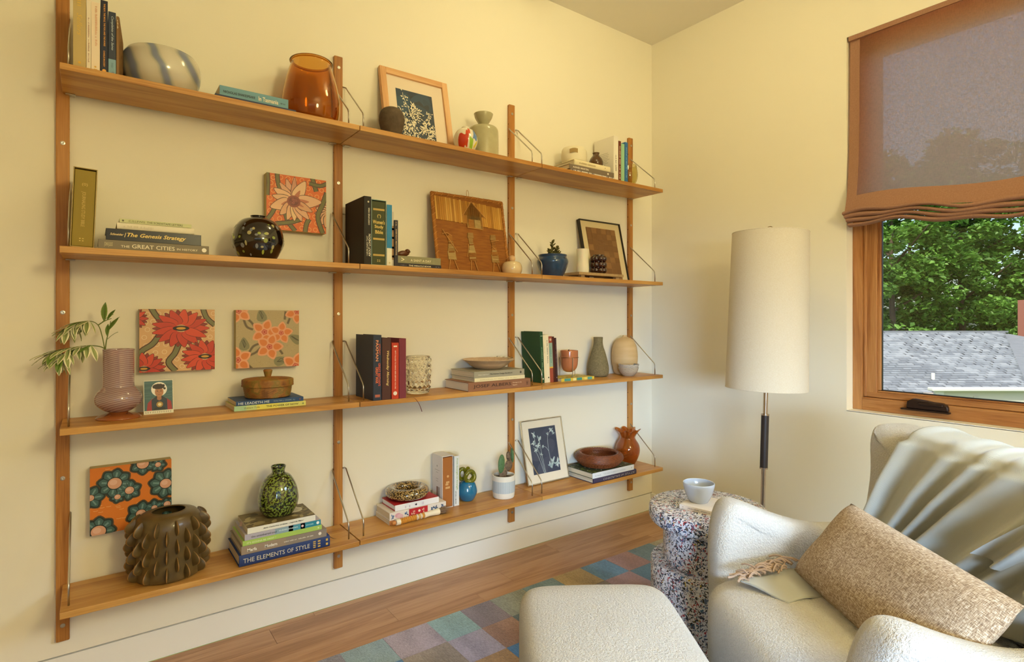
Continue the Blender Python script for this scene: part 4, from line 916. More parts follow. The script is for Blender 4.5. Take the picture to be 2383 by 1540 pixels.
# green speckled vase
pot('green_speckled_vase', 'glossy green and black speckled vase on the book stack', 'vase', .52, -.115, Z4 + .1174, [(.038, 0), (.05, .006), (.063, .03), (.0665, .06), (.058, .1), (.04, .132), (.024, .142), (.021, .15), (.024, .162), (.0245, .167)],
    speckle('green_speckle', '#1c1f0c', '#7d8f3a', 150, .52, .08, 1.0), .004)
# ring bowl
rb_ = root('speckled_ring_bowl', 'flat ring shaped bowl with black and gold speckles on the red book', 'bowl', (1.03, -.075, Z4 + .07))
prof = [(.0005, .006), (.035, .006), (.048, .012)] + [(.066 + .022 * math.cos(a), .026 + .021 * math.sin(a)) for a in [R(200 - 12 * k) for k in range(24)]] + [(.05, .0), (.0005, 0)]
G().lathe(prof, 64, cap0=False).obj('ring', speckle('leopard_glaze', '#201409', '#b39258', 190, .5, .08, 1.0), rb_, True, ang=60)
# blue vase with knotted green neck
bv = root('knot_vase', 'blue ball vase topped by a knotted green tube', 'vase', (1.322, -.068, Z4))
G().lathe(smooth_prof([(.018, 0), (.028, .004), (.0415, .03), (.042, .05), (.033, .077), (.014, .088), (.0005, .089)], 5), 44).obj('ball', mat('blue_glaze', '#1f6f96', .12, coat=.7), bv, True)
GG = mat('olive_glaze', '#6a6a14', .12, coat=.7)
G().tube([(.002 + .0225 * math.cos(a), -.018 + .004 * math.sin(2 * a), .108 + .0225 * math.sin(a)) for a in [2 * math.pi * k / 28 for k in range(28)]], .0095, 12, True).obj('tube_loop', GG, bv, True)
G().tube([(-.024 + .018 * math.cos(a), .004, .118 + .022 * math.sin(a)) for a in [2 * math.pi * k / 28 for k in range(28)]], .0085, 12, True).obj('tube_loop', GG, bv, True)
G().tube([(.012 * math.cos(a) + .016, .012 * math.sin(a) - .002, .088 + .05 * k / 20) for k, a in [(k, R(-120 + 14 * k)) for k in range(21)]], .009, 12).obj('tube_neck', GG, bv, True)
# woven rattan bowl
rw = root('rattan_bowl', 'round reddish brown woven rattan bowl on garden books', 'bowl', (2.075, -.125, Z4 + .0515))
def weave(nr, amp):
    def f(r, z, a):
        k = int(round(z / .0065)); return r + amp * math.sin(nr * a + (math.pi if k % 2 else 0)), z
    return f
wp_ = smooth_prof([(.075, 0), (.095, .006), (.118, .03), (.122, .045), (.113, .062), (.098, .067), (.09, .06), (.098, .042), (.09, .02), (.06, .012)], 5)
wr = []
for k, (a, b) in enumerate(zip(wp_, wp_[1:])):
    for i in range(3): wr.append((a[0] + (b[0] - a[0]) * i / 3, a[1] + (b[1] - a[1]) * i / 3))
wr = [(r_ + (.0013 if i % 3 == 1 else -.0006), z) for i, (r_, z) in enumerate(wr)] + [(.0005, .012)]
cnt = [0]
def wf(r, z, a): return r + (.0016 * math.sin(46 * a + (math.pi if int(z * 330) % 2 else 0)) if r > .04 else 0), z + (.0006 * math.sin(46 * a) if r > .04 else 0)
RT = mat('rattan', '#5e2a12', .38, var=((90, 90, 220), '#8a4a22', .5), coat=.15)
G().lathe(wr, 184, wf).obj('weave', RT, rw, True, ang=180)
# ruffled amber vase
av = root('ruffled_vase', 'amber glass vase with a ruffled rim in the corner', 'vase', (2.338, -.082, Z4))
def ruf(r, z, a):
    k = max(0, (z - .15) / .05); return r + .012 * k * math.sin(7 * a), z + .008 * k * math.sin(7 * a + .8)
G().lathe(vessel([(.03, 0), (.036, .006), (.058, .05), (.0655, .085), (.06, .115), (.045, .14), (.04, .155), (.05, .178), (.062, .192)], .003, 6), 84, ruf, cap0=False).obj('body', mat('amber_swirl', '#e08f38', .05, trans=.8, var=(18, '#c86a1c', .5), coat=.3), av, True, ang=180)
# wicker basket with lid
wb = root('wicker_basket', 'round lidded wicker basket on the blue paperback', 'basket', (.487, -.108, Z3 + .0306))
def wk(n, amp, h):
    def f(r, z, a):
        return r + amp * math.sin(n * a + (math.pi if int(z / h) % 2 else 0)), z
    return f
t = NT('wicker'); v = t.coords((1, 1, 1), rand=False)
wv = t.node('ShaderNodeTexNoise', i_Scale=28.0, i_Detail=2.0); t.link(v, wv.inputs['Vector'])
t.link(t.ramp(wv.outputs['Fac'], [(.35, '#7a4c1c'), (.5, '#a06a2c'), (.62, '#86702e'), (.7, '#b08040')]), t.b.inputs['Base Color']); t.b.inputs['Roughness'].default_value = .55
WK = t.m
side = []
for k in range(27): side.append((.070 + .006 * math.sin(k / 26 * 1.6) + (.0014 if k % 2 else -.001), .002 + k * .0016))
G().lathe([(.0005, 0), (.066, 0)] + side + [(.066, .044), (.064, .006), (.0005, .006)], 120, wk(34, .0016, .0032), cap0=False).obj('body', WK, wb, True, ang=180)
lid = wp2 = []
for k in range(24):
    a = k / 23; r_ = .0805 * math.cos(a * 1.25) ** .75 if a < 1 else .02; lid.append((max(.012, .0815 - .0695 * max(0, a - .3) / .7) + (.0013 if k % 2 else -.001), .041 + .022 * min(1, a / .35) + .009 * max(0, a - .35)))
G().lathe([(.078, .038), (.082, .0385), (.0825, .041)] + lid + [(.0005, .0695)], 120, wk(34, .0016, .003), cap0=False).obj('lid', WK, wb, True, ang=180)
G().lathe([(.009, .066), (.0105, .074), (.0135, .086), (.0145, .091), (.011, .094), (.0005, .093)], 30, wk(10, .0008, .003), cap0=False).obj('lid_knob', WK, wb, True, ang=180)
# shaving brush with beaded handle
br = root('beaded_brush', 'long handled bristle brush with amber bead handle', 'brush', (.936, -.166, Z4))
MB_ = Matrix.Translation((0, -.006, .0145)) @ Matrix.Rotation(R(4.0), 4, 'Z') @ Matrix.Rotation(R(90), 4, 'Y')
def bx_(prof, name, m, seg=20): return G().lathe(prof, seg, cap0=False).xf(MB_).obj(name, m, br, True)
bone = mat('bone', '#e9dcc0', .35); 
bx_([(.0005, -.018), (.006, -.017), (.0085, -.011), (.007, -.003), (.0005, -.002)], 'end_bead', mat('amber_bead_dark', '#c9803c', .25, coat=.4))
bx_([(.0005, -.002), (.011, -.001), (.012, .008), (.0115, .016), (.0005, .017)], 'bone_cap', bone)
bx_([(.0005, .1235), (.0115, .124), (.0105, .135), (.0095, .15), (.012, .175), (.0135, .19), (.012, .194), (.0005, .194)], 'bone_ferrule', bone)
me = None; bm_ = [mat('amber_bead', '#d9983c', .25, coat=.4), mat('honey_bead', '#e0b266', .25, coat=.4), bone]
for k in range(12):
    o = G().lathe([(.0005, 0), (.008, .0004), (.012, .0044), (.008, .0085), (.0005, .0089)], 18, cap0=False).xf(MB_ @ Matrix.Translation((0, 0, .0172 + k * .0089))).obj('bead', bm_[(0, 0, 0, 0, 0, 0, 0, 0, 2, 1, 2, 0)[k]], br, True)
g = G(); q = random.Random(3)
for k in range(420):
    a = q.uniform(0, 6.28); r0 = .011 * math.sqrt(q.random()); sp = 1.9 + q.uniform(-.2, .25); Ln = q.uniform(.045, .066)
    p0 = Vector((r0 * math.cos(a), r0 * math.sin(a), .19)); p1 = Vector((r0 * sp * math.cos(a) + q.gauss(0, .0015), r0 * sp * math.sin(a) + q.gauss(0, .0015), .19 + Ln))
    w_ = Vector((-math.sin(a), math.cos(a), 0)) * .0004
    g.add([MB_ @ (p0 - w_), MB_ @ (p0 + w_), MB_ @ p1], [(0, 1, 2)], q.choice(['#8a6a4c', '#6b4f38', '#a88a68', '#75583f']))
g.obj('bristles', attr_mat('bristle', .7), br, fixn=False, kind='stuff')
# ------------------------------------------------------------------ plants
SOIL = mat('soil', '#3a2a1c', .95, bump=(200, .8, .004))
def seg_mat(p, d, up, s): 
    z = Vector(d).normalized(); x = z.cross(Vector(up)).normalized() if abs(z.dot(Vector(up))) < .98 else Vector((1, 0, 0)); y = z.cross(x)
    return Matrix(((x.x * s[0], y.x * s[1], z.x * s[2], p[0]), (x.y * s[0], y.y * s[1], z.y * s[2], p[1]), (x.z * s[0], y.z * s[1], z.z * s[2], p[2]), (0, 0, 0, 1)))
# succulent in blue pot
bp_ = pot('blue_plant_pot', 'glossy blue pot with a small green succulent', 'plant', 1.762, -.128, Z2, [(.046, 0), (.05, .003), (.064, .035), (.0745, .066), (.074, .082), (.0665, .094), (.0675, .1), (.069, .105)], mat('cobalt_glaze', '#24466c', .18, coat=.5, var=(50, '#1d3a5c', .6)), .006)
G().lathe([(.062, .092), (.0005, .096)], 32, cap0=False).obj('soil', SOIL, bp_)
SUC = mat('succulent_leaf', '#4f4c22', .5, var=(40, '#6a6430', .5))
lf = None; q = random.Random(12)
for sx, sy, H_, tilt in ((0, 0, .075, 0), (-.018, -.01, .03, -.5), (.02, -.012, .02, .5), (.006, -.02, .045, .15)):
    top = Vector((sx + tilt * H_ * .6, sy, .094 + H_))
    G().tube([(sx, sy, .088), (sx + tilt * H_ * .3, sy, .094 + H_ * .5), tuple(top)], .003, 6).obj('stem', SUC, bp_, True)
    for k in range(9):
        f = .35 + .65 * k / 8; a = k * 2.4 + sx * 50; base = Vector((sx, sy, .09)).lerp(top, f)
        d = Vector((math.cos(a), math.sin(a), .55 + .5 * f)); s = .0105 * (1.15 - .25 * f)
        if lf is None: o = G().ball((0, 0, 1), 1, 12, 8, sc=(.72, .3, 1)).obj('leaf', SUC, bp_, True); lf = o.data
        else: o = link('leaf', lf, bp_)
        o.matrix_local = seg_mat(base, d, (0, 0, 1), (s, s, s))
# cactus
cp = pot('cactus_pot', 'white pot with a blue striped band and prickly pear cactus', 'plant', 1.4795, -.122, Z4, [(.043, 0), (.047, .003), (.0495, .02), (.0505, .055), (.0505, .094), (.0505, .098)], mat('white_pot', '#e6dfd2', .5), .005)
q_ = [(.0502 + .0004, .026), (.0511, .05), (.0512, .077)]
t = NT('striped_band'); tc = t.node('ShaderNodeTexCoord'); gr = t.node('ShaderNodeTexGradient', gradient_type='RADIAL'); t.link(tc.outputs['Object'], gr.inputs['Vector'])
m_ = t.node('ShaderNodeMath', operation='MULTIPLY'); m_.inputs[1].default_value = 420; t.link(gr.outputs['Fac'], m_.inputs[0]); s_ = t.node('ShaderNodeMath', operation='SINE'); t.link(m_.outputs[0], s_.inputs[0])
t.link(t.ramp(s_.outputs[0], [(.2, '#cfd3d2'), (.6, '#8fa2b4')]), t.b.inputs['Base Color']); t.b.inputs['Roughness'].default_value = .5
G().lathe(q_, 60, cap0=False).obj('striped_band', t.m, cp, True)
G().lathe([(.045, .084), (.0005, .088)], 32, cap0=False).obj('soil', SOIL, cp)
CG_ = speckle('cactus_green', '#55764a', '#3d5a36', 130, .62, .6, 0.); CB_ = speckle('cactus_brown', '#75604a', '#4a362a', 110, .6, .7, 0.)
def pad(x, y, z, rx, rz, rot, m, yaw=0.): 
    M = Matrix.Translation((x, y, z)) @ Matrix.Rotation(R(yaw), 4, 'Z') @ Matrix.Rotation(R(rot), 4, 'Y')
    G().ball((0, 0, 0), 1, 18, 12, sc=(rx, .0075, rz)).xf(M).obj('pad', m, cp, True)
pad(-.006, -.005, .105, .021, .026, 25, CB_); pad(-.018, -.008, .150, .0175, .042, 4, CG_); pad(.030, .004, .134, .0235, .0255, 20, CB_, 8); pad(.026, .0, .178, .0125, .022, -6, CB_, 10); pad(.062, .02, .172, .015, .033, 10, CG_, 70)
# branch with variegated leaves in the pink vase
sp_ = root('leafy_branch', 'arching branch of variegated leaves in the pink vase', 'branch', (PV[0], PV[1], Z3 + .03))
B0 = Vector((PV[0], PV[1], Z3 + .03))
STM = mat('green_stem', '#6f7a3c', .5)
leafA = attr_mat('variegated_leaf', .5)
def leaf_mesh(cols):
    g = G(); n = 6
    for k in range(n):
        a, b = k / n, (k + 1) / n
        def w(t): return .17 * math.sin(math.pi * min(1, t * .93 + .05)) ** .9
        def zc(t): return .18 * math.sin(t * 1.9) * 1.0 - .05 * t
        for s in (-1, 1):
            ra, rb = w(a), w(b)
            g.add([(0, a, zc(a)), (0, b, zc(b)), (s * rb * .55, b, zc(b) + .03), (s * ra * .55, a, zc(a) + .03)], [(0, 1, 2, 3)], cols[0])
            g.add([(s * ra * .55, a, zc(a) + .03), (s * rb * .55, b, zc(b) + .03), (s * rb, b, zc(b) + .02), (s * ra, a, zc(a) + .02)], [(0, 1, 2, 3)], cols[1])
    return g
stems = [[(.0, 0, 0), (-.02, 0, .14), (-.033, -.005, .175), (-.04, -.008, .215), (-.05, -.01, .25), (-.07, -.012, .262), (-.1, -.015, .255), (-.125, -.015, .235)],
         [(-.02, 0, .14), (-.033, 0, .178), (-.06, -.015, .19), (-.1, -.02, .188), (-.14, -.022, .178), (-.165, -.022, .165)],
         [(-.033, -.005, .175), (-.03, -.01, .205), (-.024, -.015, .235), (-.02, -.015, .262)],
         [(-.1, -.02, .188), (-.125, -.03, .17), (-.145, -.03, .15)], [(-.05, -.01, .25), (-.035, -.015, .262), (-.018, -.018, .27)]]
lm_ = [leaf_mesh(['#8a9658', '#ede4bc']), leaf_mesh(['#9aa468', '#f0e8c4']), leaf_mesh(['#5f7a2c', '#75903a'])]
lmd = [None] * 3; q = random.Random(21)
for i, st in enumerate(stems):
    P = smooth_prof([(a, b, c) for a, b, c in st], 5) 
    G().tube(P, [.0019 - .001 * k / len(P) for k in range(len(P))], 6).obj('stem', STM, sp_, True)
    cnt = [34, 40, 4, 22, 3][i]
    for k in range(cnt):
        f = (.72 + .28 * k / cnt) if i == 0 else ((.45 + .55 * k / cnt) if i in (1, 3) else .35 + .65 * k / cnt)
        p = Vector(P[min(len(P) - 1, int(f * (len(P) - 1)))]); p2 = Vector(P[max(0, int(f * (len(P) - 1)) - 2)]); d = (p - p2).normalized()
        a = k * 2.4; side = Vector((math.cos(a), math.sin(a) * .8, math.sin(a * 1.3) * .6 - .35))
        dr = (d * .8 + side * .9 + Vector((0, 0, -.45))).normalized() if i in (0, 1, 3) else (Vector((.45, -.15, .8)) + side * .5).normalized()
        L_2 = q.uniform(.036, .056); kind = 2 if (i in (2, 4) or q.random() < .12) else q.randrange(2)
        x = dr.cross(Vector((0, 0, 1))).normalized(); z = x.cross(dr)
        if lmd[kind] is None: o = lm_[kind].obj('leaf', leafA, sp_, True, ang=180, fixn=False); lmd[kind] = o.data
        else: o = link('leaf', lmd[kind], sp_)
        o.matrix_local = Matrix(((x.x * L_2, dr.x * L_2, z.x * L_2, p.x), (x.y * L_2, dr.y * L_2, z.y * L_2, p.y), (x.z * L_2, dr.z * L_2, z.z * L_2, p.z), (0, 0, 0, 1)))

# ------------------------------------------------------------------ canvases on the wall
CANV = mat('canvas_edge', '#b9a878', .85)
PNT = attr_mat('oil_paint', .45, (400, .15, .0006))
def canvas(label, x0, z0, w, h, d=.038, edge=CANV):
    r = root('flower_painting', label, 'painting', (x0, -d, z0), group='small flower paintings')
    G().box(0, w, 0, d - .0005, 0, h).obj('canvas', edge, r, bevel=.0012); return r, Art(w, h)
def wavy(a, pts, w, col, edge):
    P = [tuple(p_) for p_ in smooth_prof(pts, 6)]; a.strip(P, w + .006, edge); a.strip(P, w, col)
q = random.Random(5)
# pale flower on orange
c, a = canvas('small canvas of one pale pink flower on an orange ground', .4985, 1.437, .213, .201); S_ = .213
a.poly([(0, 0), (1, 0), (1, 1), (0, 1)], '#d9641a')
for k in range(64): a.ring((k % 8 + .5 + .25 * (k // 8 % 2)) / 8 * .213 + q.uniform(-.004, .004), (k // 8 + .5) / 8 * .2 + q.uniform(-.003, .003), .0085, .0021, '#efa75c')
OL, BR_ = '#6b6430', '#4a2612'
wavy(a, [(.003, .21), (.006, .17), (.004, .12)], .008, OL, BR_); wavy(a, [(.036, .21), (.038, .18), (.045, .15)], .011, OL, BR_); wavy(a, [(.16, .21), (.168, .18), (.176, .155)], .012, OL, BR_); wavy(a, [(.215, .19), (.19, .178), (.15, .182)], .010, OL, BR_)
wavy(a, [(.03, .085), (.02, .06), (.0, .03)], .010, OL, BR_); wavy(a, [(.065, .06), (.075, .03), (.1, .0)], .011, OL, BR_); wavy(a, [(.12, .045), (.08, .03), (.03, .02), (0, .0)], .011, OL, BR_); wavy(a, [(.15, .05), (.14, .03), (.135, 0)], .012, OL, BR_)
for k in range(7): a.petal(.225, .075, R(110 + k * 24), .005, .052, .03, '#d9a47c', BR_)
wavy(a, [(.215, .155), (.2, .11), (.182, .06), (.2, 0)], .013, OL, BR_)
fx, fy = .094, .108
for ang, ln, wd, cl in ((108, .082, .026, '#d9a284'), (128, .078, .024, '#d8a07c'), (88, .088, .02, '#cf9070'), (62, .088, .04, '#e6bd94'), (150, .078, .032, '#e4b48c'), (170, .074, .028, '#dfae86'), (200, .085, .042, '#e2b088'), (228, .07, .03, '#d8a078'), (252, .072, .026, '#dca880'), (272, .07, .024, '#e4bc8c'), (292, .074, .026, '#dba480'), (312, .08, .028, '#d9a480'), (5, .1, .046, '#dfae8a'), (335, .072, .026, '#d29a74')):
    a.petal(fx, fy, R(ang), .012, ln, wd, cl, BR_, .0022); a.petal(fx, fy, R(ang), .008, ln * .55, wd * .4, '#b5684a')
a.ell(fx, fy, .024, .022, '#8a4030'); a.ell(fx, fy, .017, .015, '#6b2a22')
for k in range(10): a.ring(fx + q.uniform(-.012, .012), fy + q.uniform(-.01, .01), .004, .001, '#a8584a')
a.obj('painted_flower', c, m=PNT)
# red flowers
c, a = canvas('small canvas of scarlet flowers on a cream ringed ground', .1197, .944, .2145, .2027, .032)
a.poly([(0, 0), (1, 0), (1, 1), (0, 1)], '#dcae7c')
for k in range(64): a.ring((k % 8 + .5 + .3 * (k // 8 % 2)) / 8 * .213 + q.uniform(-.004, .004), (k // 8 + .5) / 8 * .2 + q.uniform(-.003, .003), .0075, .0018, '#eed3a8')
OL = '#7a7850'
wavy(a, [(.03, .21), (.043, .185), (.055, .17)], .012, OL, BR_); wavy(a, [(.178, .21), (.19, .175), (.215, .15)], .012, OL, BR_); wavy(a, [(.055, .12), (.035, .09), (.008, .07), (.0, .05)], .013, OL, BR_); wavy(a, [(.112, .1), (.098, .06), (.08, .03), (.1, 0)], .013, OL, BR_)
def redf(cx, cy, rx, ry, n=13, ph=0.):
    for k in range(n): a.petal(cx, cy, R(360 / n * (k + .5) + ph), rx * .2, rx * .98, rx * .34, '#8f2c22', BR_, .0016, ry / rx)
    for k in range(n): a.petal(cx, cy, R(360 / n * k + ph), rx * .2, rx * 1.02, rx * .40, q.choice(['#cf3f28', '#c83a26', '#d8492c']), '#5a1a12', .0016, ry / rx)
    a.ell(cx, cy, rx * .3, ry * .14, '#2a1208'); a.ell(cx, cy, rx * .17, ry * .07, '#d8a03c')
redf(.115, .140, .08, .061); redf(.185, .045, .068, .054, 12, 10); redf(.012, .012, .058, .05, 12, 5); redf(-.018, .172, .04, .035, 10)
a.obj('painted_flowers', c, m=PNT)
# orange blossoms
c, a = canvas('small canvas of orange five petalled blossoms on a speckled beige ground', .3995, .9425, .2125, .2035, .036)
a.poly([(0, 0), (1, 0), (1, 1), (0, 1)], '#b5a27a')
for k in range(420): a.ell(q.uniform(0, .213), q.uniform(0, .203), .0009, .0009, q.choice(['#98875f', '#c4b48c', '#8a7a58']), 0, 5); a.k -= 1
a.k += 2
for x, y, an, s in ((.083, .185, 100, .045), (.026, .085, 95, .045), (.2, .1, 150, .05), (.15, .022, 15, .05)):
    a.petal(x - .5 * s * math.cos(R(an)), y - .5 * s * math.sin(R(an)), R(an), 0, s, .034, '#84805f', None); 
    for d_ in (-.22, .0, .22): a.strip([(x - .3 * s * math.cos(R(an)), y - .3 * s * math.sin(R(an))), (x + .1 * s * math.cos(R(an)) - d_ * .03, y + .1 * s * math.sin(R(an)) + d_ * .03), (x + .35 * s * math.cos(R(an)), y + .35 * s * math.sin(R(an)))], .002, '#4f4a34')
for P in ([(.025, .17), (.035, .145), (.055, .135)], [(.035, .175), (.05, .16), (.06, .145)], [(.165, .2), (.162, .17)], [(.18, .175), (.172, .155)], [(.04, .05), (.055, .075), (.075, .085)], [(.045, .045), (.065, .055), (.08, .07)], [(.04, .01), (.055, -.005)], [(.145, .06), (.155, .045)]): wavy(a, P, .0025, '#5c4a34', '#7a6a4c')
def blos(cx, cy, r, ph):
    for k in range(5): a.petal(cx, cy, R(72 * k + ph), r * .12, r * 1.08, r * .78, '#e6a47c', None, 0, 1, .8)
    for k in range(5): a.petal(cx, cy, R(72 * k + ph), r * .3, r * .92, r * .5, '#d97c3a', None, 0, 1, .8)
    for k, (s, cl) in enumerate(((.25, '#c4503a'), (.17, '#dc8a64'), (.1, '#b83c30'))): a.poly([(cx + r * s * math.cos(R(72 * i + ph + 36)), cy + r * s * math.sin(R(72 * i + ph + 36))) for i in range(5)], cl)
for b in ((.093, .126, .043, 70), (.15, .122, .038, 82), (.11, .073, .044, 0), (.008, .2, .042, -40), (.205, .198, .04, -90), (.006, .03, .044, 30), (.2, .0, .048, 70)): blos(*b)
a.obj('painted_blossoms', c, m=PNT)
# teal flowers on orange
c, a = canvas('small canvas of teal flowers with pink centres on bright orange', -.0065, .4555, .2135, .2035, .037)
a.poly([(0, 0), (1, 0), (1, 1), (0, 1)], '#d9781c')
for k in range(40): x, y = q.uniform(0, .21), q.uniform(0, .2); a.strip([(x, y), (x + .006, y - .001), (x + .012, y)], .0012, '#eab068')
fl_ = [(.062, .15, .042, .0165), (.1, .122, .029, .011), (.069, .107, .017, .0075), (.135, .2, .033, .015), (.176, .191, .021, .0075), (.197, .127, .044, .0145), (.001, .116, .034, .009), (.021, .01, .042, .0175), (.13, .043, .037, .0125), (.166, .055, .024, .0075), (.201, .06, .019, .009), (.206, .01, .03, .01)]
def tf(cx, cy, r, rc, e, cols):
    n = 8 if r > .04 else 6
    for k in range(n): a.petal(cx, cy, R(360 / n * k + cx * 2000), rc * .5, r + e, r * .74 + e * 2, cols, None, 0, 1, .8)
for f_ in fl_: tf(*f_, .006, '#5c4426')
for f_ in fl_: tf(*f_, .003, '#23332e')
for f_ in fl_:
    tf(*f_, -.001, '#42625c')
    n = 8 if f_[2] > .04 else 6
    for k in range(n):
        an = R(360 / n * k + f_[0] * 2000); a.strip([(f_[0] + f_[3] * 1.2 * math.cos(an), f_[1] + f_[3] * 1.2 * math.sin(an)), (f_[0] + f_[2] * .8 * math.cos(an), f_[1] + f_[2] * .8 * math.sin(an))], f_[2] * .12, '#6f8f88')
        an += R(180 / n); a.strip([(f_[0] + f_[3] * math.cos(an), f_[1] + f_[3] * math.sin(an)), (f_[0] + f_[2] * .9 * math.cos(an), f_[1] + f_[2] * .9 * math.sin(an))], f_[2] * .05, '#1c2a26')
    a.ell(f_[0], f_[1], f_[3] * 1.25, f_[3] * 1.2, '#1f2a26'); a.ell(f_[0], f_[1], f_[3] * 1.08, f_[3] * 1.03, '#d8a080'); a.ell(f_[0] - f_[3] * .2, f_[1] + f_[3] * .2, f_[3] * .6, f_[3] * .5, '#e2b49a')
a.obj('painted_flowers', c, m=PNT)
# small portrait panel
r = root('portrait_panel', 'small painted panel of a person with a white halo, dark top and red sleeves', 'painting', (.128, -.085, Z3)); r.rotation_euler = (R(-10), 0, 0)
G().box(0, .0805, 0, .009, 0, .1055).obj('panel', paint('#4a4034', .8), r)
a = Art(.0805, .1055); a.poly([(0, 0), (1, 0), (1, 1), (0, 1)], '#e2dcc4'); a.poly([(.002, .011), (.0785, .011), (.0785, .1035), (.002, .1035)], '#3d6468')
for k in range(7): a.strip([(.002, .05 + k * .008), (.03, .052 + k * .008 + q.uniform(-.003, .003)), (.055, .049 + k * .008), (.079, .051 + k * .008)], .0016, q.choice(['#5f8484', '#31565c', '#4f7678']))
a.ell(.042, .077, .0215, .0225, '#efe9dc')
a.poly([(.008, .011), (.011, .035), (.022, .047), (.033, .052), (.05, .052), (.062, .047), (.074, .037), (.077, .011)], '#9c1f28')
a.poly([(.022, .011), (.021, .044), (.03, .052), (.053, .053), (.063, .045), (.064, .011)], '#1c2a3c'); a.poly([(.03, .05), (.036, .058), (.048, .058), (.054, .05), (.046, .043), (.038, .043)], '#141c26')
a.poly([(.036, .045), (.0365, .06), (.0475, .06), (.048, .045), (.042, .041)], '#a86e4c'); a.ell(.042, .068, .0118, .0155, '#b57c54'); a.ell(.0405, .0855, .0165, .0085, '#2c1a12')
for k in range(12): a.ell(.028 + k * .0026, .083 + .005 * math.sin(k * 2.1) + .004 * math.sin(k / 11 * 3.14), .0035, .0035, '#2c1a12')
for sx in (-1, 1): a.ell(.042 + sx * .0048, .0705, .0022, .001, '#2c1a12'); a.strip([(.042 + sx * .0075, .0735), (.042 + sx * .0028, .074)], .0009, '#2c1a12')
a.strip([(.0415, .071), (.0412, .0655), (.0428, .065)], .0008, '#7d4f36'); a.strip([(.0385, .0603), (.042, .0596), (.0455, .0603)], .0011, '#7a3a30')
a.ring(.043, .029, .009, .0035, '#b08a34', 16); a.ell(.043, .029, .005, .005, '#e6d9a0'); a.poly([(.026, .011), (.03, .02), (.056, .02), (.06, .011)], '#10151c')
for k in range(12): a.strip([(.006 + k * .006, .003), (.006 + k * .006 + q.uniform(-.001, .002), .008)], .0009, '#3a342a')
a.obj('painted_portrait', r, (0, 0, 0), m=PNT)

# ------------------------------------------------------------------ framed prints
def frame(label, x0, w, h, yb, z, fw, fd, fm, matc, win, lean, extra=None):
    r = root('framed_print', label, 'picture', (x0, yb, z)); r.rotation_euler = (R(-lean), 0, 0)
    for b in ((0, fw, 0, h), (w - fw, w, 0, h)): G().box(b[0], b[1], -fd / 2, fd / 2, b[2], b[3]).obj('frame_side', fm[0], r, bevel=.001)
    for b in ((0, fw), (h - fw, h)): G().box(fw, w - fw, -fd / 2, fd / 2, b[0], b[1]).obj('frame_rail', fm[1], r, bevel=.001)
    G().box(fw * .8, w - fw * .8, -.001, fd / 2 - .001, fw * .8, h - fw * .8).obj('mat_board', paint(matc, .8), r)
    a = Art(win[2] - win[0], win[3] - win[1]); return r, a
BL_ = (wood('blond_frame_v', '#cf955f', '#dba873', '#e6ba88', 2, .45), wood('blond_frame_h', '#cf955f', '#dba873', '#e6ba88', 0, .45))
r, a = frame('white leafy branch on dark blue print in a blond wood frame', .934, .312, .338, -.084, Z1 + .0022, .026, .02, BL_, '#e9d8c4', (.065, .045, .232, .258), 12.5)
a.poly([(0, 0), (1, 0), (1, 1), (0, 1)], '#14283f')
for k in range(14): a.ell(q.uniform(0, .167), q.uniform(.1, .21), q.uniform(.02, .05), q.uniform(.01, .03), q.choice(['#1c3a54', '#17324a', '#10202f', '#1b3f58']), q.uniform(0, 3))
def sprig(P, n, s, c1='#e6dcc4'):
    P = smooth_prof(P, 6); a.strip([tuple(p_) for p_ in P], .0016, c1)
    for k in range(n):
        p_ = P[int((k + 1) / (n + 1) * (len(P) - 1))]; an = q.uniform(0, 6.28); d_ = q.uniform(.002, .016)
        a.petal(p_[0] + d_ * math.cos(an), p_[1] + d_ * math.sin(an), an + q.uniform(-.8, .8), 0, s * q.uniform(.7, 1.3), s * .55, c1)
for P in ([(.06, 0), (.07, .06), (.055, .12), (.035, .17), (.03, .2)], [(.07, .05), (.03, .09), (.008, .13)], [(.068, .07), (.09, .1), (.1, .13)], [(.07, 0), (.1, .04), (.135, .085), (.15, .13)], [(.1, .04), (.14, .04), (.16, .06)], [(.05, .0), (.02, .03), (.005, .06)], [(.12, .0), (.145, .02), (.15, .05)], [(.06, .03), (.03, .05), (.02, .08)], [(.06, .1), (.075, .13), (.07, .15)], [(.13, .08), (.115, .06), (.11, .04)]): sprig(P, 46, .0078)
a.obj('botanical_print', r, (.065, -.0012, .045))
r, a = frame('white flowers on slate blue print in a thin silver frame', 1.655, .262, .305, -.072, Z4 + .0015, .0055, .012, (mat('silver_frame', '#cfc9bc', .25, 1.0),) * 2, '#e2d9c6', (.045, .045, .215, .265), 12)
a.poly([(0, 0), (1, 0), (1, 1), (0, 1)], '#3a4257')
for k in range(10): a.ell(q.uniform(0, .17), q.uniform(0, .22), q.uniform(.02, .04), q.uniform(.02, .05), q.choice(['#3f465c', '#343c52', '#444a5e']), q.uniform(0, 3))
for P in ([(.07, 0), (.055, .08), (.035, .14), (.03, .19)], [(.075, 0), (.065, .08), (.06, .15)], [(.065, 0), (.045, .07), (.02, .13)], [(.12, .02), (.11, .1), (.115, .17), (.14, .2)], [(.11, .1), (.095, .12), (.08, .125)]): a.strip([tuple(p_) for p_ in smooth_prof(P, 6)], .002, '#a9b8bc')
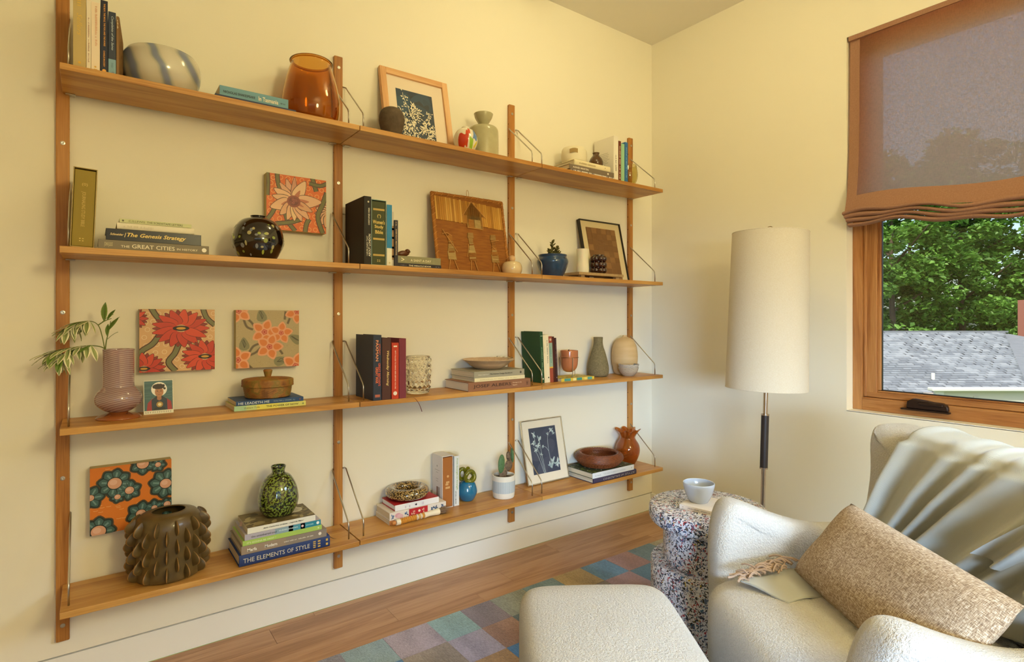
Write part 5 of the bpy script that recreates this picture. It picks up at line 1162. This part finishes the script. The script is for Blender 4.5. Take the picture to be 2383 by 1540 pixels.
for cx, cy, rr in ((.03, .19, .018), (.055, .165, .02), (.02, .15, .016), (.045, .135, .018), (.14, .2, .018), (.15, .185, .014), (.115, .185, .009), (.08, .125, .012), (.125, .045, .028), (.105, .03, .022), (.155, .04, .026), (.03, .115, .014), (.06, .09, .01)):
    for k in range(9): a.petal(cx, cy, q.uniform(0, 6.28), .001, rr * q.uniform(.6, 1.1), rr * .34, q.choice(['#a9bcc0', '#c9d3d2', '#8fa6ac', '#b9c8c8']))
a.obj('botanical_print', r, (.045, -.0012, .045))
r, a = frame('woven brown paper in a thin black frame behind the candle', 2.028, .305, .328, -.092, Z2 + .0018, .0045, .022, (paint('#1c1610', .4),) * 2, '#d9c69a', (.045, .0, .262, .285), 13)
a.poly([(0, 0), (.217, .0), (.217, .283), (0, .285)], '#8a6238')
for j in range(9):
    for i in range(6):
        x, y = i * .0362, j * .0316; cc = q.choice(['#8f673c', '#94693c', '#7f5830']) if (i + j) % 2 else q.choice(['#7a532c', '#805a33'])
        a.poly([(x + .0006, y + .0006), (x + .0356, y + .0006), (x + .0356, y + .031), (x + .0006, y + .031)], cc)
        for k in range(4):
            a.strip([(x + .001, y + .004 + k * .007), (x + .035, y + .004 + k * .007 + q.uniform(-.001, .001))] if (i + j) % 2 else [(x + .004 + k * .009, y + .001), (x + .004 + k * .009, y + .03)], .0008, '#6b4826')
for k in range(10): a.strip([(.02 + k * .02, .284), (.03 + k * .02 + q.uniform(-.01, .02), .2849)], .0008, '#c9a878')
a.obj('woven_paper', r, (.045, -.0012, .005))

# ------------------------------------------------------------------ bark collage leaning on the rail
bk = root('bark_picture', 'bark and straw collage of a hut with three figures leaning on the rail', 'picture', (1.158, -.092, Z2 + .001)); bk.rotation_euler = (R(-10), 0, 0)
W_, H_ = .378, .353
BK = mat('bark_sheet', '#a0641c', .7, var=((18, 18, 120), '#7d4510', .5), bump=(90, .4, .002))
G().box(.006, W_ - .006, -.002, .004, .006, H_ - .006).obj('backing', BK, bk)
STR = [mat('straw_%d' % i, c, .6) for i, c in enumerate(('#b9802c', '#c48e38', '#a87224', '#cf9c48'))]
n = 34; wd = (W_ - .03) / n; sm = {}
for k in range(n):
    x = .015 + k * wd; i = q.randrange(4)
    if i not in sm: o = G().box(.0004, wd - .0004, -.0045, -.002, 0, .105).obj('straw_strip', STR[i], bk, bevel=.0008); sm[i] = o.data
    else: o = link('straw_strip', sm[i], bk)
    o.location = (x, 0, H_ - .122 - .02 * k / n + q.uniform(-.002, .002))
ROLL = mat('rolled_bark', '#955a18', .65, var=(40, '#b9782c', .5))
for P, nm in (([(.006, 0, .003), (.006, 0, H_ - .004)], 'edge_roll'), ([(W_ - .006, 0, .003), (W_ - .006, 0, H_ - .004)], 'edge_roll'), ([(.004, 0, H_ - .006), (W_ - .004, 0, H_ - .006)], 'edge_roll'), ([(.004, 0, .006), (W_ - .004, 0, .006)], 'edge_roll')):
    P2 = [tuple(Vector(P[0]).lerp(Vector(P[1]), k / 10) + Vector((q.uniform(-.0008, .0008), 0, q.uniform(-.0008, .0008)))) for k in range(11)]
    G().tube(P2, .0072, 8).obj(nm, ROLL, bk, True)
LAC = mat('lacing', '#c9904a', .6)
g = G()
for k in range(12):
    z = .02 + k * .028
    for x in (.006, W_ - .006): g.tube([(x - .008, -.004, z), (x, -.009, z + .007), (x + .009, -.004, z + .014)], .001, 5)
    x = .02 + k * .03; g.tube([(x, -.004, H_ - .015), (x + .007, -.009, H_ - .006), (x + .014, -.003, H_ + .002)], .001, 5)
g.obj('edge_lacing', LAC, bk, True)
TW = mat('twig', '#c08a48', .6); PAT = [mat('bark_piece_%d' % i, c, .7, var=((30, 30, 160), c2, .5)) for i, (c, c2) in enumerate((('#8f5a1c', '#a8702c'), ('#a9854a', '#8a6632'), ('#b99c62', '#9a7c46'), ('#7a4a14', '#94601f')))]
def twig(*P): G().tube([(x, -.006, z) for x, z in P], .0018, 6).obj('twig', TW, bk, True)
def piece(P, i, d=.0045): G().prism(P, -d, -.002).obj('bark_piece', PAT[i], bk)
piece([(.155, .262), (.2, .325), (.262, .262)], 0); piece([(.17, .205), (.17, .262), (.248, .262), (.248, .205)], 1)
piece([(.178, .208), (.178, .245), (.205, .245), (.205, .208)], 0, .0055); piece([(.21, .208), (.21, .245), (.24, .245), (.24, .208)], 2, .0055)
twig((.148, .258), (.2, .328)); twig((.2, .328), (.272, .256)); twig((.168, .206), (.25, .203)); twig((.17, .205), (.168, .262)); twig((.25, .205), (.248, .26))
def figure(x, lean, hat, i):
    piece([(x - .018, .085), (x - .008, .135), (x + .012, .138), (x + .022, .088)], i); piece([(x - .016, .055), (x - .018, .09), (x + .02, .092), (x + .024, .055)], (i + 1) % 4, .0052)
    piece([(x - .01, .135), (x - .012, .158), (x - .002, .166), (x + .012, .158), (x + .01, .136)], (i + 3) % 4, .0055)
    if hat: piece([(x - .016, .158), (x - .012, .182), (x + .014, .184), (x + .016, .16)], 1, .006)
    for k in range(4): piece([(x - .015 + .002 * k, .064 + k * .02), (x - .015 + .002 * k, .07 + k * .02), (x + .018 - .002 * k, .073 + k * .02), (x + .018 - .002 * k, .067 + k * .02)], 2 + k % 2, .0062)
    twig((x - .008, .056), (x - .014 - lean, .012)); twig((x + .010, .056), (x + .022 + lean, .012))
figure(.075, .004, 0, 1); figure(.18, .0, 1, 2); figure(.3, .003, 1, 0)
twig((.04, .185), (.105, .09)); twig((.036, .165), (.062, .172), (.085, .158)); twig((.285, .15), (.33, .16)); twig((.288, .13), (.315, .11)); twig((.165, .13), (.155, .07))
G().tube([(.19 + .006 * math.sin(a), 0, H_ + .013 - .017 * math.cos(a)) for a in [2 * math.pi * k / 16 for k in range(16)]], .001, 5, True).obj('hanging_loop', TW, bk, True)
# ------------------------------------------------------------------ floor lamp
fl_m = mat('nickel', '#b9aa98', .22, 1.0)
lp = root('floor_lamp', 'floor lamp with a tall white fabric shade and dark gripped pole', 'lamp', (2.272, -.882, 0)); lp.rotation_euler = (Matrix.Rotation(R(1.55), 3, Vector((.5947, .8039, 0)))).to_euler()
G().lathe([(.0005, 0), (.13, 0), (.13, .012), (.125, .016), (.0005, .02)], 48).obj('base', fl_m, lp, True)
G().lathe([(.0095, .018), (.0095, .5)], 16).lathe([(.0095, .70), (.0095, 1.40)], 16).obj('pole', fl_m, lp, True)
G().lathe([(.0155, .487), (.0155, .708)], 24, cap1=True).obj('leather_grip', mat('dark_leather', '#2e2420', .5), lp, True)
for z in (.482, .708): G().lathe([(.0165, z), (.0165, z + .006)], 24, cap1=True).obj('collar', fl_m, lp, True)
t = NT('shade_linen'); n_ = t.n; n_.remove(t.b)
v = t.coords((200, 200, 500), rand=False); no = t.node('ShaderNodeTexNoise', i_Scale=1.0, i_Detail=3.0); t.link(v, no.inputs['Vector'])
cr = t.ramp(no.outputs['Fac'], [(.3, '#ece3d2'), (.7, '#f4eee2')])
d_ = t.node('ShaderNodeBsdfDiffuse'); tr_ = t.node('ShaderNodeBsdfTranslucent'); mx_ = t.node('ShaderNodeMixShader'); mx_.inputs[0].default_value = .3
t.link(cr, d_.inputs[0]); t.link(cr, tr_.inputs[0]); t.link(d_.outputs[0], mx_.inputs[1]); t.link(tr_.outputs[0], mx_.inputs[2]); t.link(mx_.outputs[0], t.out.inputs[0])
G().lathe([(.1615, .822), (.1505, 1.478)], 64, cap0=False).lathe([(.1600, .822), (.1490, 1.478)], 64, cap0=False).obj('shade', t.m, lp, True, ang=180)
for z, rr in ((.822, .161), (1.478, .150)): G().tube([(rr * math.cos(a), rr * math.sin(a), z) for a in [2 * math.pi * k / 48 for k in range(48)]], .0016, 6, True).obj('shade_rim', t.m, lp, True)
for k in range(3): a = R(30 + 120 * k); G().tube([(0, 0, 1.39), (.149 * math.cos(a), .149 * math.sin(a), 1.47)], .002, 6).obj('shade_spoke', fl_m, lp, True)
G().ball((0, 0, 1.30), .03, 14, 10, sc=(1, 1, 1.3)).obj('bulb', paint('#f0ead8', .3), lp, True)
G().tube([(.0, 0, 1.40), (0, 0, 1.478)] , .003, 6).obj('finial_stem', fl_m, lp, True)
G().tube([(.0145 * math.sin(a), 0, 1.492 - .0145 * math.cos(a)) for a in [2 * math.pi * k / 22 for k in range(22)]], .002, 6, True).xf(Matrix.Rotation(ANG, 4, 'Z')).obj('finial_ring', fl_m, lp, True)

# ------------------------------------------------------------------ recycled plastic side table
t = NT('chipped_plastic'); v = t.coords((1, 1, 1), rand=False)
vo = t.node('ShaderNodeTexVoronoi', i_Scale=185.0, i_Randomness=1.0); no = t.node('ShaderNodeTexNoise', i_Scale=60.0, i_Detail=2.0); t.link(v, no.inputs['Vector'])
mxv = t.node('ShaderNodeMixRGB'); mxv.inputs[0].default_value = .035; t.link(v, mxv.inputs[1]); t.link(no.outputs['Color'], mxv.inputs[2]); t.link(mxv.outputs[0], vo.inputs['Vector'])
sp_c = t.node('ShaderNodeSeparateColor'); t.link(vo.outputs['Color'], sp_c.inputs[0])
rp = t.node('ShaderNodeValToRGB'); rp.color_ramp.interpolation = 'CONSTANT'
cols = [(0, '#e9e8ee'), (.36, '#d8d8e2'), (.5, '#c4c2cc'), (.60, '#34364a'), (.72, '#5a6a90'), (.80, '#23242c'), (.875, '#a8505c'), (.91, '#6f5a4c'), (.94, '#3a6a8a'), (.965, '#c9a83c'), (.98, '#b03a3a')]
while len(rp.color_ramp.elements) < len(cols): rp.color_ramp.elements.new(.5)
for e, (p_, c_) in zip(rp.color_ramp.elements, cols): e.position = p_; e.color = (*lin(c_), 1)
t.link(sp_c.outputs[0], rp.inputs[0]); t.link(rp.outputs[0], t.b.inputs['Base Color']); t.b.inputs['Roughness'].default_value = .35
CHP = t.m
TX, TY = 1.765, -.972
tb = root('side_table', 'round drum side table of speckled recycled plastic chips', 'table', (TX, TY, 0))
G().lathe(smooth_prof([(.0005, 0), (.19, 0), (.196, .006), (.197, .25), (.192, .258), (.0005, .2585)], 1), 72).obj('base_drum', CHP, tb, True, bevel=0)
G().lathe([(.153, .2585), (.153, .393)], 64).obj('neck', CHP, tb, True)
G().lathe([(.0005, .392), (.192, .392), (.2, .4), (.203, .41), (.203, .438), (.2, .447), (.192, .45), (.0005, .45)], 72, cap0=False).obj('top', CHP, tb, True, ang=60)
tbk = book('white paperback lying on the speckled side table', .0145, .21, .15, '#e9e0da', [('~', .15, .6, .35, .6, '#9a94a0'), ('o', .05, .08, .35, .6, '#b09a90')], hard=False, loc=(1.695, -1.138, .4503), flat=True, rz=R(-80.2))
a = Art(.21, .15)
for k in range(5): a.strip([(.09, .1 - k * .012), (.09 + rnd.uniform(.05, .09), .1 - k * .012)], .0024, '#cfc4c0')
qo = a.obj('cover_print', tbk); qo.matrix_local = Matrix(((0, -1, 0, .0145), (0, 0, 1, 0), (-1, 0, 0, .21), (0, 0, 0, 1)))
pb = pot('pale_blue_bowl', 'small pale blue ribbed bowl on the side table book', 'bowl', 1.738, -.955, .4652, [(.028, 0), (.033, .002), (.045, .025), (.0535, .055), (.0545, .066)], mat('pale_blue_glaze', '#b9c2d2', .2, coat=.5, bump=(60, .1, .001)), .004)

# ------------------------------------------------------------------ rug
RGM = {}
def rugm(c):
    if c not in RGM:
        t = NT('rug_' + c.strip('#')); v = t.coords((260, 90, 260), rand=True); no = t.node('ShaderNodeTexNoise', i_Scale=1.0, i_Detail=4.0); t.link(v, no.inputs['Vector'])
        v2 = t.coords((14, 5, 5), rand=True); n2 = t.node('ShaderNodeTexNoise', i_Scale=1.0, i_Detail=2.0); t.link(v2, n2.inputs['Vector'])
        l = lin(c); dk = tuple(x * .55 for x in l); lt_ = tuple(min(1, x * 1.35 + .03) for x in l)
        ad = t.node('ShaderNodeMath', operation='MULTIPLY_ADD'); ad.inputs[1].default_value = .6; t.link(n2.outputs['Fac'], ad.inputs[0])
        h = t.node('ShaderNodeMath', operation='MULTIPLY_ADD'); h.inputs[1].default_value = .8; h.inputs[2].default_value = -.2; t.link(no.outputs['Fac'], h.inputs[0]); t.link(h.outputs[0], ad.inputs[2])
        t.link(t.ramp(ad.outputs[0], [(.2, dk), (.5, l), (.8, lt_)]), t.b.inputs['Base Color']); t.b.inputs['Roughness'].default_value = .95; t.b.inputs['Sheen Weight'].default_value = .3
        t.bump(no.outputs['Fac'], .8, .004); RGM[c] = t.m
    return RGM[c]
rg = root('patchwork_rug', 'wool rug of pastel and rust coloured squares', 'rug', (1.3, -1.6, 0))
RX, RY = [-.6, -.45, -.29, -.13, .03, .19, .345, .5, .655, .805, .975, 1.115, 1.25, 1.41, 1.574, 1.735, 1.889, 2.04, 2.2, 2.36, 2.5], [-.345 - .1505 * k for k in range(18)]
G().box(RX[0] + .003 - 1.3, RX[-1] - .003 - 1.3, RY[-1] + .003 + 1.6, RY[0] - .003 + 1.6, .0003, .008).obj('backing', paint('#7d7a78', .95), rg)
row = {0: {7: '#8a8794', 8: '#8fa6ae', 9: '#a89aa8', 10: '#8fb0b4', 11: '#7d707c', 12: '#8a9088', 13: '#6f8ea4', 14: '#b39a6c', 15: '#5f8cb0', 16: '#a8807c', 17: '#6a8594', 18: '#a39a82'},
       1: {7: '#8fa6b0', 8: '#4f7fae', 9: '#988a7e', 10: '#a39aae', 11: '#9a7462', 12: '#4f6470', 13: '#7a8a84', 14: '#8a7c70', 15: '#a8878c', 16: '#567e98', 17: '#6f8a96', 18: '#8fa6ae'},
       2: {9: '#8fb0b4', 10: '#b08a5a', 11: '#3f78ae', 12: '#77707c', 13: '#b08a5a', 14: '#5f8cb0'}}
palr = ['#8fa6ae', '#a89aa8', '#8fb0b4', '#7d707c', '#8a9088', '#5f8cb0', '#b39a6c', '#9a7462', '#567e98', '#988a7e', '#a8807c']
for j in range(17):
    for i in range(20):
        G().box(RX[i] - 1.3 + .0003, RX[i + 1] - 1.3 - .0003, RY[j + 1] + 1.6 + .0003, RY[j] + 1.6 - .0003, .008, .0125 + rnd.uniform(0, .0008)).obj('rug_square', rugm(row.get(j, {}).get(i) or rnd.choice(palr)), rg)

# ------------------------------------------------------------------ armchair, ottoman
def boucle():
    t = NT('boucle'); v = t.coords((1, 1, 1), rand=False)
    vo = t.node('ShaderNodeTexVoronoi', i_Scale=190.0); vo.feature = 'SMOOTH_F1'; t.link(v, vo.inputs['Vector'])
    no = t.node('ShaderNodeTexNoise', i_Scale=520.0, i_Detail=3.0); t.link(v, no.inputs['Vector'])
    ad = t.node('ShaderNodeMath', operation='MULTIPLY_ADD'); ad.inputs[1].default_value = -.8; t.link(vo.outputs['Distance'], ad.inputs[0]); t.link(no.outputs['Fac'], ad.inputs[2])
    t.link(t.ramp(no.outputs['Fac'], [(.3, '#e2dbd2'), (.6, '#f2eee8')]), t.b.inputs['Base Color'])
    t.b.inputs['Roughness'].default_value = .9; t.b.inputs['Sheen Weight'].default_value = .35
    t.bump(ad.outputs[0], 1.0, .007); return t.m
BOU = boucle()
CH = Vector((1.324, -1.487, 0)); CA = math.atan2(.56, -.82)
chr_ = root('armchair', 'white boucle lounge armchair with flared arms by the window', 'armchair', tuple(CH), CA)
def slab(P, y0, y1, shift=None, name='arm', sub=2, rings=5, rnd_=.05):
    """rounded upholstered panel: outline P in (x,z), inflated between y0 and y1"""
    n = len(P); cx = sum(p_[0] for p_ in P) / n; cz = sum(p_[1] for p_ in P) / n; g = G(); L = []
    prof = [(-1, .0), (-1, 1), (-.6, 1), (.6, 1), (1, 1)]
    def ringv(t, ins):
        o = []
        for i, (x, z) in enumerate(P):
            a, b = Vector(P[i - 1]), Vector(P[(i + 1) % n]); d = (b - a).normalized(); nx, nz = d.y, -d.x
            px, pz = x - nx * ins * sgn, z - nz * ins * sgn
            y = (y0 + y1) / 2 + (y1 - y0) / 2 * t; s_ = shift(px, pz) if shift else (0, 0)
            o.append((px + s_[0], y + s_[1], pz))
        return o
    area = sum(P[i][0] * P[(i + 1) % n][1] - P[(i + 1) % n][0] * P[i][1] for i in range(n)); sgn = 1 if area > 0 else -1
    rr = rnd_; R_ = []
    for t, ins in ((-1, rr * 1.0), (-.97, rr * .55), (-.8, rr * .12), (-.45, 0), (.45, 0), (.8, rr * .12), (.97, rr * .55), (1, rr * 1.0)): R_.append(ringv(t, ins))
    vs = [v_ for r_ in R_ for v_ in r_]; fs = []
    for j in range(len(R_) - 1):
        for i in range(n): fs.append((j * n + i, j * n + (i + 1) % n, (j + 1) * n + (i + 1) % n, (j + 1) * n + i))
    fs += [tuple(range(n - 1, -1, -1)), tuple((len(R_) - 1) * n + i for i in range(n))]
    g.add(vs, fs); return g
armP = [tuple(p_) for p_ in smooth_prof([(-.60, .10), (-.3, .09), (.02, .09), (.045, .13), (.05, .30), (.05, .45), (.028, .545), (-.005, .576), (-.05, .57), (-.14, .535), (-.25, .505), (-.36, .502), (-.46, .525), (-.55, .59), (-.62, .61), (-.655, .5), (-.645, .3), (-.62, .13)], 3)][:-1]
for s in (-1, 1):
    def sh(x, z, s=s): return (0, s * (.032 * max(0, (z - .3) / .3) ** 2 + .02 * max(0, x + .1)))
    slab(armP, s * .318 - .056, s * .318 + .056, sh, rnd_=.05).obj('arm', BOU, chr_, True, ang=180, sub=1)
backP = [tuple(p_) for p_ in smooth_prof([(-.40, .12), (-.2, .10), (.2, .10), (.40, .12), (.425, .3), (.43, .5), (.435, .63), (.455, .72), (.445, .778), (.40, .785), (.3, .775), (.15, .765), (0, .762), (-.15, .765), (-.3, .775), (-.40, .785), (-.445, .778), (-.455, .72), (-.435, .63), (-.43, .5), (-.425, .3)], 3)][:-1]
def bsh(x, z): return (0, 0)
g = slab(backP, -.075, .075, None, rnd_=.06)
def bend(v_):
    y, x, z = v_
    return (-.535 + x - .18 * max(0, z - .35) + .22 * max(0, abs(y) - .22) ** 1.3, y, z)
g.v = [bend(v_) for v_ in g.v]
g.obj('backrest', BOU, chr_, True, ang=180, sub=1)
def rbox(x0, x1, y0, y1, z0, z1, crown=.02, e=.30, nx=22, ny=22, bulge=.0):
    """soft cushion block: superellipsoid"""
    g = G(); cx, cy, cz = (x0 + x1) / 2, (y0 + y1) / 2, (z0 + z1) / 2; ax, ay, az = (x1 - x0) / 2, (y1 - y0) / 2, (z1 - z0) / 2
    sp = lambda t, k: math.copysign(abs(t) ** k, t)
    nu, nv = 64, 32
    def f(u, v):
        a = u * 2 * math.pi; b = -math.pi / 2 + v * math.pi
        cb, sb = sp(math.cos(b), e), sp(math.sin(b), e)
        x, y, z = sp(math.cos(a), e) * cb, sp(math.sin(a), e) * cb, sb
        zz = cz + az * z + (crown * (1 - x * x) * (1 - y * y) if z > 0 else 0)
        return (cx + ax * x * (1 + bulge * (1 - z * z)), cy + ay * y * (1 + bulge * (1 - z * z)), zz)
    g.grid(f, nu, nv, cu=True); return g
rbox(-.52, .115, -.285, .285, .10, .398, .02, .34).obj('seat', BOU, chr_, True, ang=180)
LEGM = wood('chair_leg_wood', '#6b4526', '#835a33', '#98703f', 2)
for sx, sy in ((-.02, -.3), (-.02, .3), (-.55, -.3), (-.55, .3)): 
    g = G().lathe([(.013, 0), (.022, .13)], 16, cap1=True); g.v = [(x + sx, y + sy, z + .0125) for x, y, z in g.v]; g.obj('leg', LEGM, chr_, True)
ot = root('ottoman', 'white boucle ottoman in front of the armchair', 'ottoman', tuple(CH), CA)
rbox(.205, .625, -.30, .30, .09, .372, .014, .26).obj('cushion', BOU, ot, True, ang=180)
g = G()
def seam(e, z, off):
    P = []
    for k in range(72):
        a = k / 72 * 2 * math.pi; sp = lambda t, kk: math.copysign(abs(t) ** kk, t)
        P.append((.415 + (.21 + off) * sp(math.cos(a), .26) * .985, (.30 + off) * sp(math.sin(a), .26) * .988, z))
    return P
G().tube(seam(.26, .338, -.004), .0028, 6, True).obj('seam_piping', mat('boucle_seam', '#d8cdbf', .9), ot, True)
for sx, sy in ((.27, -.24), (.27, .24), (.56, -.24), (.56, .24)):
    g = G().lathe([(.013, 0), (.022, .09)], 16, cap1=True); g.v = [(x + sx, y + sy, z + .0125) for x, y, z in g.v]; g.obj('leg', LEGM, ot, True)

# lumbar cushion
t = NT('tweed'); cs = []
for sc in ((120, 60, 900), (900, 60, 120)):
    v = t.coords(sc, rand=False); no = t.node('ShaderNodeTexNoise', i_Scale=1.0, i_Detail=3.0); t.link(v, no.inputs['Vector']); cs.append(no.outputs['Fac'])
mm = t.node('ShaderNodeMath', operation='ADD'); t.link(cs[0], mm.inputs[0]); t.link(cs[1], mm.inputs[1])
hf = t.node('ShaderNodeMath', operation='MULTIPLY'); hf.inputs[1].default_value = .5; t.link(mm.outputs[0], hf.inputs[0])
t.link(t.ramp(hf.outputs[0], [(.38, '#7a6450'), (.48, '#a48c72'), (.56, '#c4b096'), (.64, '#ddd2c4')]), t.b.inputs['Base Color']); t.b.inputs['Roughness'].default_value = .9; t.bump(hf.outputs[0], .6, .003)
TWD = t.m
lc = root('lumbar_cushion', 'beige tweed lumbar cushion propped on the armchair', 'cushion', tuple(CH), CA)
g = G()
def cush(sgn):
    def f(u, v):
        a, b = u * 2 - 1, v * 2 - 1
        pin = 1 - .07 * (a * a) * (1 - b * b) * 0 
        px = a * .255 * (1 - .05 * (1 - b * b) * 0 - .035 * (1 - abs(b)) ) ; pz = b * .122 * (1 - .09 * (1 - abs(a)) ** 1.0 * (0) )
        th = .062 * ((1 - a ** 4) * (1 - b ** 4)) ** .6
        return (px, sgn * th, pz)
    return f
g.grid(cush(-1), 40, 26); g.grid(cush(1), 40, 26)
Mc = Matrix.Translation((-.215, .045, .500)) @ Matrix.Rotation(R(-3), 4, 'X') @ Matrix.Rotation(R(-40), 4, 'Y') @ Matrix.Rotation(R(90), 4, 'Z')
o = g.obj('cushion', TWD, lc, True, ang=180); o.matrix_local = Mc
# throw blanket over the backrest
t = NT('throw_wool'); v = t.coords((1, 1, 1), rand=False)
wv = t.node('ShaderNodeTexWave', i_Scale=360.0, i_Distortion=1.0, i_Detail=2.0); wv.bands_direction = 'DIAGONAL'; t.link(v, wv.inputs['Vector'])
t.link(t.ramp(wv.outputs['Fac'], [(.2, '#a9aaa2'), (.8, '#c6c7c0')]), t.b.inputs['Base Color']); t.b.inputs['Roughness'].default_value = .95; t.b.inputs['Sheen Weight'].default_value = .5
t.bump(wv.outputs['Fac'], .35, .0015); THR = t.m
th_ = root('throw_blanket', 'pale grey wool throw draped over the armchair back', 'blanket', tuple(CH), CA)
def drape(u, v):
    # v: 0 behind the back, up over the top, down the front to the seat; u: across the back
    kf = max(0, (v - .36) / .64)
    y0 = -.29 + u * .80
    yy = y0 - kf * (.07 + .20 * min(1, u * 2.2))
    ph = (y0 + .29) * 58
    fold = (.5 + .5 * math.sin(ph + 1.2 * math.sin(ph * .37 + 1))) ** 1.6
    off = .010 + .046 * fold * min(1, .12 + max(0, v - .2) * 2.2) * (1 - .25 * kf)
    top = .748 + .05 * max(0, abs(yy) - .12)
    if v < .2:
        k = v / .2; z = .45 + k * (top - .45); x = -.70 - off * .5 + .03 * (1 - k)
    elif v < .36:
        k = (v - .2) / .16; a = math.pi * (1 - k); x = -.612 + (.082 + off * .35) * math.cos(a); z = top + (.028 + off * .6) * math.sin(a)
    else:
        z = top + (.43 - top) * kf; x = -.535 + .078 - .18 * max(0, z - .35) + .22 * max(0, abs(yy) - .22) ** 1.3 + off + .03 * kf * kf
    return (x, yy, z)
G().grid(drape, 150, 80).obj('draped_wool', THR, th_, True, ang=180)
def flap(u, v):
    a = drape(.62 + .34 * u, .40 + .30 * v + .10 * u * v); return (a[0] + .028 + .014 * math.sin(u * 7 + v * 2), a[1] - .02 * v, a[2] - .01)
G().grid(flap, 40, 30).obj('folded_corner', THR, th_, True, ang=180)
def flat_end(u, v):
    # part of the throw that comes out under the cushion on the seat
    x = .035 - .20 * u - .07 * v * (1 - .3 * u); y = -.17 - .055 * u + .115 * v + .02 * u * v
    return (x, y, .4165 + .003 * math.sin(u * 11 + v * 5) + .006 * u * (1 - v) - .004 * (1 - u))
G().grid(flat_end, 30, 20).obj('blanket_end', THR, th_, True, ang=180)
FR = mat('tassel_wool', '#b39a86', .9)
q = random.Random(8); fm = None
for k in range(46):
    f = k / 45; x0 = .02 - .17 * f + q.uniform(-.01, .01); y0 = -.175 - .05 * f + q.uniform(-.012, .012)
    ln = q.uniform(.03, .06); an = q.uniform(-1.1, 1.1); z0 = .420 + .016 * f + q.uniform(0, .012)
    d1, d2 = math.cos(an), math.sin(an) * .7
    P = [(x0, y0 + .008, z0), (x0 + ln * .3 * d1, y0 + ln * .3 * d2, z0 + q.uniform(.002, .008)), (x0 + ln * .7 * d1, y0 + ln * .6 * d2 - .003, z0 + q.uniform(-.002, .004)), (x0 + ln * d1, y0 + ln * .9 * d2 - .002, z0 - q.uniform(.002, .006))]
    G().tube(smooth_prof(P, 4), .0027, 5).obj('tassel', FR, th_, True)
for o in th_.children:
    if o.name.startswith('draped') or o.name.startswith('blanket'):
        b = o.modifiers.new('thick', 'SOLIDIFY'); b.thickness = .004; b.offset = 1
